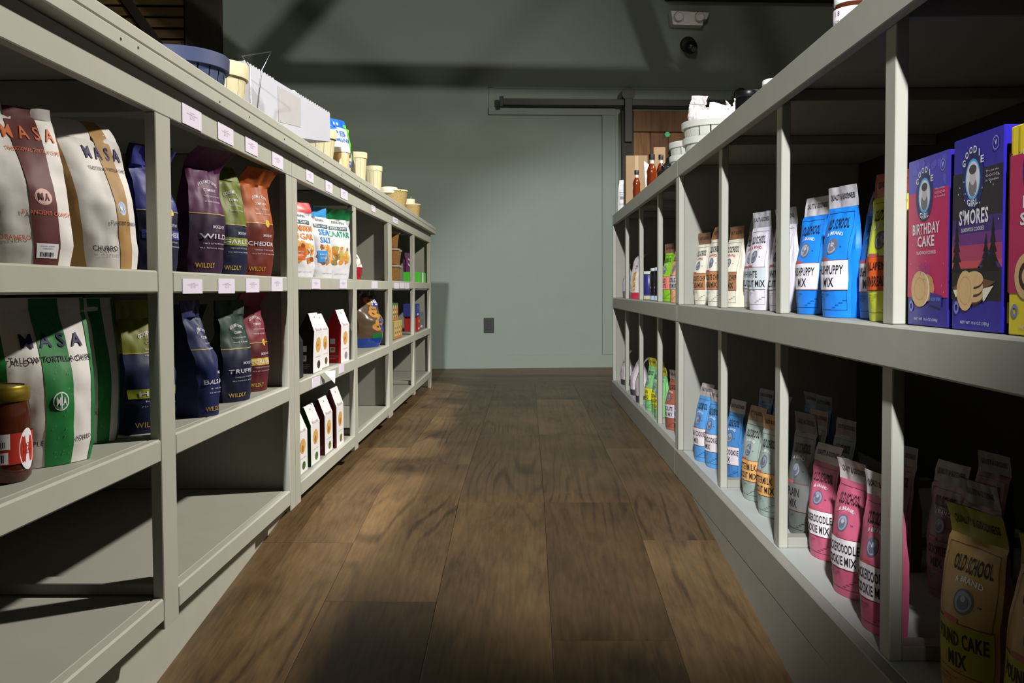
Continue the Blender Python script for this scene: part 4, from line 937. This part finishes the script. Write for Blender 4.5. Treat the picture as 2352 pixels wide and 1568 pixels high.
# ------------------------------------------------------------------ cookie boxes
CK = mat((214, 178, 128), .6, var=.12, scale=200); CK2 = mat((196, 150, 96), .6, var=.12, scale=200); CREAM = mat((236, 226, 206), .6)
def goodie(p, ov):
    p.disc('brand_oval', mat((36, 34, 96), .4), .42, .775, .215, .155, 28); p.disc('brand_oval', mat((70, 170, 230), .4), .42, .775, .15, .105, 24); p.disc('brand_oval', mat((214, 214, 222), .4), .42, .775, .135, .092, 24)
    p.disc('portrait', mat((120, 118, 122), .5), .42, .735, .085, .05); p.disc('portrait', mat((196, 190, 190), .5), .42, .785, .06, .04); p.disc('portrait', mat((74, 70, 72), .5), .42, .825, .075, .025)
    for i, ch in enumerate('GOODIE'):
        a = math.pi * (.83 - .66 * i / 5); u, v = .42 + .215 * math.cos(a), .785 + .125 * math.sin(a); p.text(ch, WHITE, u - (.032 if ch != 'I' else .009), u + (.032 if ch != 'I' else .009), v, v + .036, .04)
    p.text('GIRL', WHITE, .31, .53, .648, .682, .04, arc=-.012); p.disc('seal_stamp', mat((140, 150, 220), .4), .86, .925, .06, .035, r0=.85); p.text('V', WHITE, .84, .88, .915, .94, .03)
    for k, s in enumerate(('We put the', 'GOOD', 'in Goodies')): p.text(s, PALE, .68, .92, .79 - .022 * k, .803 - .022 * k)
    p.disc('badge', mat((120, 126, 200), .4), .11, .115, .055, .034, r0=.5); p.text('NET WT 10.6 OZ (300g)', PALE, .20, .78, .028, .048, .01)
def facts(p):
    p.band('facts_panel', WHITE, .10, .55, .20, .86, 2, 2); p.text('Nutrition Facts', INK, .14, .5, .82, .845, .02)
    for k in range(11): p.band('facts_line', INK, .13, .52, .24 + .05 * k, .245 + .05 * k, 1, 1)
    p.band('barcode', WHITE, .10, .62, .05, .15, 2, 1)
def a_birth(p):
    p.band('front_panel', C((190, 26, 92), .35), .0, 1., .17, .80, 2, 2); p.band('front_panel', C((70, 66, 176), .35), .0, 1., .80, 1., 2, 1)
    for k in range(26):
        rr = random.Random(k); u, v = rr.uniform(.05, .94), rr.uniform(.83, .97); p.disc('dots', mat((86, 84, 196), .4), u, v, .04, .025, 6)
    goodie(p, 0)
    p.text('BIRTHDAY', WHITE, .13, .80, .545, .61, .045, sub='front_panel'); p.text('CAKE', WHITE, .26, .68, .47, .535, .045); p.text('SANDWICH COOKIES', WHITE, .24, .72, .425, .445, .02)
    for u, v in ((.47, .255), (.50, .225), (.48, .20)): p.disc('cookie_picture', CK2, u, v, .20, .055)
    p.disc('cookie_picture', CREAM, .36, .22, .22, .105); p.disc('cookie_picture', CK, .33, .22, .22, .108); p.disc('cookie_picture', CK2, .33, .22, .14, .07, r0=.92)
    for k in range(4): p.band('candle', mat((110, 60, 190), .4), .34 + .075 * k, .35 + .075 * k, .30, .37, 1, 1)
    p.poly('flash', mat((44, 40, 130), .4), [(.58, .13), (.86, .11), (.88, .18), (.60, .20)]); p.text('NOW EVEN', mat((120, 160, 230), .4), .62, .84, .15, .17)
    for k in range(16):
        rr = random.Random(k + 50); u, v = rr.uniform(.05, .93), rr.uniform(.18, .5); p.poly('confetti', mat(rr.choice([(240, 200, 60), (80, 190, 200), (120, 90, 200), (240, 150, 180)]), .4), [(u, v), (u + .016, v), (u + .008, v + .012)])
def a_smores(p):
    p.band('front_panel', C((30, 28, 40), .35), .0, 1., .50, .82, 2, 2); p.band('front_panel', C((58, 36, 110), .35), .0, 1., .46, .58, 2, 1); p.band('front_panel', C((104, 44, 122), .35), .0, 1., .41, .50, 2, 1); p.band('front_panel', C((168, 56, 96), .35), .0, 1., .33, .44, 2, 1); p.band('front_panel', C((196, 74, 84), .35), .0, 1., .29, .36, 2, 1)
    p.poly('hill_print', C((52, 44, 110), .35), [(.5, .30), (.62, .36), (.80, .42), (.99, .32), (.99, .29), (.3, .29)]); p.band('front_panel', C((22, 20, 24), .35), 0, 1, .16, .32, 2, 1)
    for u, hh in ((.10, .27), (.83, .24), (.70, .17)):
        for k in range(5): y = .30 + hh * k / 5; q = .12 * (1 - k / 5.5); p.poly('tree_print#%d' % int(u * 100), mat((20, 18, 24), .5), [(u - q, y), (u + q, y), (u, y + hh / 3)])
    goodie(p, 0); p.text("S'MORES", WHITE, .15, .74, .545, .625, .045, sub='front_panel'); p.text('SANDWICH COOKIES', WHITE, .20, .66, .51, .53, .02)
    for k in range(16):
        rr = random.Random(k); u, v = rr.uniform(.03, .97), rr.uniform(.55, .78); p.disc('star_print', WHITE, u, v, .008, .005, 5)
    p.poly('cracker_picture', mat((110, 76, 48), .5), [(.02, .22), (.45, .28), (.90, .25), (.62, .20), (.3, .19)]); p.poly('cracker_picture', CREAM, [(.04, .21), (.10, .17), (.22, .20), (.62, .19), (.68, .15), (.86, .23), (.6, .21)])
    for v in (.185, .225, .265): p.disc('cookie_picture', mat((74, 50, 36), .5), .48, v - .012, .18, .04); p.disc('cookie_picture', CK, .48, v, .185, .04)
    p.disc('cookie_picture', CK, .30, .205, .18, .105); p.disc('cookie_picture', CK2, .30, .205, .13, .075, r0=.93)
def a_yel(p):
    p.band('front_panel', C((178, 30, 84), .35), 0, 1, .20, .86, 2, 2)
    for k in range(8): p.band('pleat', mat((206, 180, 30), .4), .02 + .12 * k, .05 + .12 * k, .87, .99, 1, 1)
    goodie(p, 0); p.text('FUDGE', WHITE, .22, .8, .60, .66, .045); p.text('STRIPE', WHITE, .18, .84, .52, .58, .045); p.text('COOKIES', WHITE, .25, .7, .47, .49, .02); p.disc('cookie_picture', CK, .3, .28, .2, .11); p.disc('cookie_picture', mat((60, 36, 26), .5), .3, .28, .13, .07, r0=.6)
GB = 'upright cookie boxes on the middle right shelf'
carton('cookie_box', 'pink and violet birthday cake cookie box beside the nearest right stile', 'cookie box', (.5695, 1.249, .5776), (.129, .055, .229), C((44, 36, 140), .3), facts, R(-91), GB, a_birth, left=False)
carton('cookie_box', 'deep blue cookie box with a campfire night scene', 'cookie box', (.5645, 1.104, .5776), (.126, .055, .235), C((40, 32, 150), .3), facts, R(-91), GB, a_smores, left=False)
carton('cookie_box', 'yellow and magenta cookie box cut by the right edge of the picture', 'cookie box', (.560, .958, .5776), (.128, .055, .228), C((226, 206, 40), .3), facts, R(-91), GB, a_yel, left=False)

# ================================================================== GOODS ON THE COUNTERTOPS
ZL, ZR = 1.0333, 1.0611
CR = mat((182, 172, 138), .65, .25, var=.08, scale=25); WHB = mat((184, 186, 178), .6, .25, var=.05, scale=25); BLU = mat((52, 60, 88), .6, .3, var=.12, scale=25)
def basket(loc, rt, rb, h, m, label, slats=20, group='slatted baskets', rimh=.03, oval=1.0, name='slatted_basket', gap=.14):
    e = empty(name, loc, 0.1, label, 'basket', group)
    lathe('bottom', [(rb * .96, 0), (rb * .98, .004)], m, e, 36, 1, oval)
    lathe('rim', [(rt * .985, h - rimh), (rt * 1.035, h - rimh), (rt * 1.045, h - .002), (rt * 1.03, h), (rt * .98, h), (rt * .97, h - rimh)], m, e, 40, 1, oval)
    lathe('lower_band', [(rb * 1.0, .004), (rb * 1.03, .004), (rb * 1.045, .022), (rb * 1.01, .022)], m, e, 40, 1, oval)
    first = None
    for i in range(slats):
        a0 = 2 * math.pi * i / slats; da = 2 * math.pi / slats * (1 - gap)
        V = []
        for z, r in ((.002, rb * 1.0), (h * .5, (rt + rb) / 2 * 1.01), (h - .004, rt * 1.0)):
            for k in range(4):
                a = a0 + da * k / 3
                V += [(r * math.cos(a), oval * r * math.sin(a), z), ((r - .0025) * math.cos(a), oval * (r - .0025) * math.sin(a), z)]
        F = []
        for j in range(2):
            for k in range(3):
                q = j * 8 + 2 * k; F += [(q, q + 2, q + 10, q + 8), (q + 1, q + 9, q + 11, q + 3)]
            q = j * 8; F += [(q, q + 8, q + 9, q + 1), (q + 6, q + 7, q + 15, q + 14)]
        if oval != 1.0 or first is None:
            first = mesh_obj('slat', V, F, m, e, True, 40)
        else:
            o = link_copy(first, e); o.rotation_euler = (0, 0, a0)
    return e
basket((-.770, 2.02, ZL), .108, .090, .110, BLU, 'slate blue slatted basket on the left countertop', 22)
basket((-.772, 2.26, ZL), .082, .066, .150, CR, 'cream slatted basket between the blue basket and the white carton', 14, gap=.06, rimh=.035)
basket((-.688, 3.02, ZL), .060, .046, .120, CR, 'cream basket just beyond the white carton', 12, gap=.06, rimh=.03)
basket((-.650, 3.50, ZL), .040, .033, .118, CR, 'small cream basket in front of the clear snack bag', 12, gap=.05, rimh=.022)
basket((-.670, 4.02, ZL), .036, .029, .136, CR, 'small cream basket next to the straw baskets', 12, gap=.05, rimh=.022)
# clear / blue snack bag in a basket
e = empty('snack_bag', (-.700, 3.36, ZL + .0006), R(60), 'clear snack bag with a blue and lime top behind the small cream basket', 'snack bag')
b = Pouch(.13, .07, .225, seal=.86, wr=.009, seed=201, bulge=.3, side=.4, flop=.02); b.build(e, C((196, 190, 190), .25, .6), C((30, 90, 180), .25, .6)); p = Print(b.S, e)
p.band('blue_corner', C((30, 96, 190), .25, .6), .05, .45, .74, .86, 4, 3); p.band('lime_edge', C((90, 190, 40), .25, .6), .88, 1., .30, .92, 2, 6); p.text('PB', C((40, 90, 190)), .3, .75, .70, .79, .03); p.text('MINI', C((40, 90, 190)), .35, .85, .60, .67, .03)
p.disc('emblem', INK, .70, .42, .15, .075); p.text('50', WHITE, .62, .78, .40, .45, .03); p.disc('picture', mat((190, 140, 90), .5), .40, .36, .18, .08); p.text('SN', C((36, 90, 190)), .6, .95, .20, .30, .04); p.build()
e = empty('nut_tub', (-.640, 3.15, ZL), 0, 'clear tub of mixed nuts with a white lid on the counter', 'tub')
lathe('tub_body', [(.026, 0), (.030, .004), (.031, .062), (.029, .066)], mat((196, 160, 112), .35, .5, var=.45, scale=110), e, 28); lathe('tub_lid', [(.032, .0662), (.033, .068), (.033, .082), (.030, .085)], mat((230, 230, 228), .35), e, 28)
# white display carton with torn perforated edge, slanting over the counter edge
e = empty('display_carton', (-.72, 2.34, ZL), math.atan2(.395, .135), 'long white display carton with a perforated top edge hanging over the counter edge', 'display carton')
L = math.hypot(.135, .395); WHC = mat((160, 160, 168), .6, .3, var=.03)
V, F = [], []
for x, zb, zt in ((0, .004, .181), (L, .038, .122)):
    V += [(x, 0, zb), (x, .11, zb + .0), (x, .11, zt + .004), (x, 0, zt)]
F = [(0, 4, 7, 3), (0, 1, 5, 4), (1, 2, 6, 5), (0, 3, 2, 1), (4, 5, 6, 7)]
o = mesh_obj('carton', V, F, WHC, e); sm = o.modifiers.new('board', 'SOLIDIFY'); sm.thickness = .002; sm.offset = -1
nb = 34
tooth = None
for i in range(nb):
    x = L * (i + .5) / nb; z = .181 + (.122 - .181) * x / L
    if 10 < i < 20: continue
    if tooth is None: tooth = lathe('perforation_tooth', [(.0036, -.001), (.0036, .001)], WHC, e, 10); tooth.rotation_euler = (R(90), 0, 0); tooth.location = (x, .0012, z)
    else: c = link_copy(tooth, e, (x, .0012, z)); c.rotation_euler = (R(90), 0, 0)
p = Print(lambda u, v, ep: Vector((u * L, -ep - .0004, (.004 + .034 * u) + v * ((.181 - .059 * u) - (.004 + .034 * u)))), e)
p.text('P', INK, .10, .22, -.02, .13, .03); p.band('pale_panel', mat((150, 148, 148), .6), .36, .62, .25, .92, 3, 3); p.build()
for i, u in enumerate((.46, .71)):
    z0 = .004
    c = empty('white_bottle', (-.72 + .135 * u - .05 * .95, 2.34 + .395 * u + .05 * .32, ZL + .04), 0, ['nearer', 'farther'][i] + ' white round-topped bottle peeking out of the white display carton', 'bottle', 'bottles in the white carton')
    hh = .150 - .030 * u
    lathe('bottle_body', [(.018, 0), (.020, .003), (.020, hh * .6), (.013, hh * .7)], PLASTIC_W, c, 24); lathe('cap', [(.017, hh * .7), (.019, hh * .72), (.019, hh * .84), (.015, hh * .94), (.007, hh)], PLASTIC_W, c, 24)
WIRE = mat((150, 152, 156), .25, .5, metal=.9)
t = empty('wire_holder', (-.686, 2.283, ZL), 0, 'thin bent wire card holder behind the cream basket', 'wire holder')
tube('wire', [(0, 0, .0014), (0, 0, .150), (-.02, .0, .178), (.045, .03, .196), (.020, .03, .150), (.0, .03, .0014)], .0019, WIRE, t, 6)
# straw baskets with soap / candle
STR = mat((150, 128, 82), .8, .2, var=.35, scale=120, bump=.5)
def straw(loc, rt, rb, h, label):
    e = empty('straw_basket', loc, 0, label, 'basket', 'straw baskets')
    V, F = [], []; n, m = 40, 9
    for j in range(m):
        v = j / (m - 1)
        for i in range(n):
            a = 2 * math.pi * i / n; r = rb + (rt - rb) * v + (.0016 if (i + j) % 2 else -.0016); V.append((r * math.cos(a), r * math.sin(a), h * v))
    for j in range(m - 1):
        for i in range(n): k = (i + 1) % n; F.append((j * n + i, j * n + k, (j + 1) * n + k, (j + 1) * n + i))
    F.append(tuple(range(n - 1, -1, -1)))
    mesh_obj('woven_side', V, F, STR, e, True)
    tube('rim', [(rt * math.cos(a / 20 * math.pi), rt * math.sin(a / 20 * math.pi), h) for a in range(40)], .0042, mat((206, 188, 150), .8, .2, var=.2, scale=90), e, 6, True)
    return e
straw((-.676, 4.62, ZL), .074, .062, .092, 'wide straw basket on the far left countertop')
straw((-.672, 5.32, ZL), .053, .044, .088, 'small straw basket at the end of the left countertop')
e = empty('soap_cake', (-.69, 4.58, ZL + .075), 0, 'pale round soap cake in the wide straw basket', 'soap'); lathe('cake', [(.04, 0), (.045, .004), (.045, .028), (.040, .032)], mat((216, 204, 176), .6), e, 30); tube('twine', [(.02, 0, .032), (.028, .0, .047), (.034, .004, .040)], .001, WIRE, e, 6)
e = empty('pillar_candle', (-.68, 5.31, ZL + .0720), 0, 'cream candle block with a wick in the small straw basket', 'candle'); lathe('wax', [(.032, 0), (.033, .002), (.033, .045), (.030, .048)], mat((216, 196, 166), .5), e, 28); tube('wick', [(.008, 0, .047), (.0085, 0, .056), (.010, 0, .064)], .0009, WHITE, e, 6)
def cy(p): p.band('cyan_edge', mat((90, 200, 220), .4), .9, 1., 0, 1, 1, 1)
carton('snack_carton', 'white carton with a cyan edge at the near end of the left countertop', 'carton', (-.695, 1.385, ZL + .0006), (.08, .05, .16), WHC, cy, R(20), None, cy, left=False)

# right countertop
def lid_jar(label, loc, r, h, content, lid=(230, 230, 232), lab=True, name='honey_jar', group='jars on the right countertop'):
    e = empty(name, loc, R(-80), label, 'jar', group)
    lathe('glass_body', [(r * .94, 0), (r, .004), (r, h * .80), (r * .93, h * .84)], mat(content, .12, .6, var=.1), e, 36)
    lathe('lid', [(r * .97, h * .84), (r * .99, h * .85), (r * .99, h * .97), (r * .95, h)], mat(lid, .35), e, 36)
    if lab:
        p = Print(lambda u, v, ep: Vector(((r + .0006 + ep) * math.sin((u - .5) * 5.4), -(r + .0006 + ep) * math.cos((u - .5) * 5.4), v * h)), e, .0001)
        p.band('label', mat((226, 220, 224), .45), 0, 1, .12, .76, 34, 2); p.text('RAW HONEY', NAVYINK, .38, .62, .50, .58, .01); p.disc('emblem', mat((206, 150, 40), .5), .46, .40, .02, .05); p.text('1 8', NAVYINK, .50, .56, .64, .72, .02)
        p.text('RAW', NAVYINK, .30, .36, .50, .56, .01); p.build()
lid_jar('white-lidded jar of dark honey on the right countertop nearest the middle of the near unit', (.616, 1.75, ZR), .036, .117, (70, 34, 16))
lid_jar('white-lidded honey jar cut by the top edge of the picture', (.618, 1.605, ZR), .036, .125, (206, 190, 170))
lid_jar('short white-lidded jar whose lid corner peeks over the right rail', (.606, 2.25, ZR), .033, .072, (190, 160, 120))
lid_jar('glossy black jar beside the cellophane basket', (.612, 2.55, ZR), .036, .108, (14, 14, 15), (14, 14, 15), False)
for i, (x, y, rt, h0, l) in enumerate([(.650, 3.20, .104, .0, 'lower white basket of the large stack under the cellophane goods'), (.650, 3.20, .108, .055, 'upper white basket of the large stack, full of cellophane-wrapped goods'), (.648, 3.62, .084, .0, 'lower white basket of the smaller stack beside the syrup bottles'), (.648, 3.62, .086, .052, 'upper white basket of the smaller stack beside the syrup bottles')]):
    basket((x, y, ZR + h0), rt, rt * .86, .085, WHB, l, 16, rimh=.022, gap=.10)
FILM = glassy((236, 232, 232), .12, .35)
pos = [(.0, -.035), (.058, .03), (-.052, .03), (.004, .068), (.062, -.03), (-.062, -.03)]
names = ['front left', 'right rear', 'far left', 'far', 'right front', 'left front']
for i, (dx, dy) in enumerate(pos):
    e = empty('wrapped_treat', (.648 + dx, 3.19 + dy, ZR + .132), i * 1.1, 'cellophane-wrapped white treat on the large basket stack, %s one' % names[i], 'treat', 'cellophane-wrapped treats')
    b = Pouch(.062, .04, .075 + .008 * (i % 3), seal=.70, wr=.010, seed=210 + i, bulge=.3, flop=.01); b.build(e, FILM if i % 2 else mat((236, 230, 228), .15, .6), mat((226, 216, 220), .15, .6))
    e.rotation_euler = (R(12 * ((i % 3) - 1)), R(10), i * 1.1)
TAPE = mat((122, 102, 78), .8, .2)
carton('cardboard_box', 'brown cardboard box at the far end of the right countertop', 'box', (.582, 4.93, ZR + .0006), (.115, .11, .272), TAPE, arts=lambda p: p.band('tape_strip', mat((140, 118, 90), .5), .42, .58, 0, 1, 2, 2))
carton('cardboard_box', 'slim cardboard box standing behind the syrup bottles', 'box', (.618, 4.32, ZR + .0006), (.055, .06, .225), TAPE)
e = empty('black_plastic_bag', (.628, 3.86, ZR + .0006), R(-60), 'crumpled black plastic bag between the white baskets and the bottles', 'plastic bag')
b = Pouch(.13, .10, .165, seal=.8, wr=.02, seed=231, bulge=.5, topw=.6); b.build(e, mat((18, 18, 20), .25, .6))
AMB = mat((92, 34, 12), .08, .7, var=.1)
def bottle(label, loc, r, h):
    e = empty('syrup_bottle', loc, 0, label, 'bottle', 'syrup bottles')
    lathe('glass_body', [(r * .9, 0), (r, .005), (r * .92, h * .18), (r, h * .34), (r * .9, h * .48), (r, h * .58), (r * .75, h * .68), (r * .42, h * .77)], AMB, e, 28)
    lathe('neck', [(r * .42, h * .77), (r * .40, h * .86), (r * .46, h * .87)], mat((186, 176, 166), .1, .7), e, 24); lathe('cap', [(r * .56, h * .865), (r * .58, h * .875), (r * .58, h * .99), (r * .52, h)], BLACK, e, 24)
bottle('amber syrup bottle with a black cap standing alone in front of the big cardboard box', (.551, 4.62, ZR), .019, .162)
bottle('amber syrup bottle with a black cap beside the white folded card', (.580, 4.27, ZR), .024, .190)
bottle('amber syrup bottle with a black cap partly behind the nearer rail', (.600, 4.12, ZR), .019, .166)
o = prism('folded_card', [(-.006, 0), (.02, 0), (.006, .155), (-.018, .172)], -.001, .001, mat((226, 222, 226), .6)); o.location = (.572, 4.36, ZR + .0008); tag(o, 'white folded paper card leaning beside the syrup bottles', 'card')
e = empty('label_sack', (.548, 5.115, ZR + .0006), R(-35), 'white printed sack at the far corner of the right countertop', 'sack')
b = Pouch(.075, .05, .172, seal=.92, wr=.004, seed=241, side=.7, foot=1.0); b.build(e, mat((230, 228, 230), .5)); p = Print(b.S, e)
p.text('Maple', mat((90, 90, 96), .5), .2, .7, .56, .60); p.text('FARM', mat((90, 90, 96), .5), .3, .8, .5, .53); p.band('picture', mat((150, 150, 152), .5), .25, .85, .36, .46, 3, 2); p.text('PURE', mat((110, 110, 112), .5), .2, .6, .2, .23); p.build()
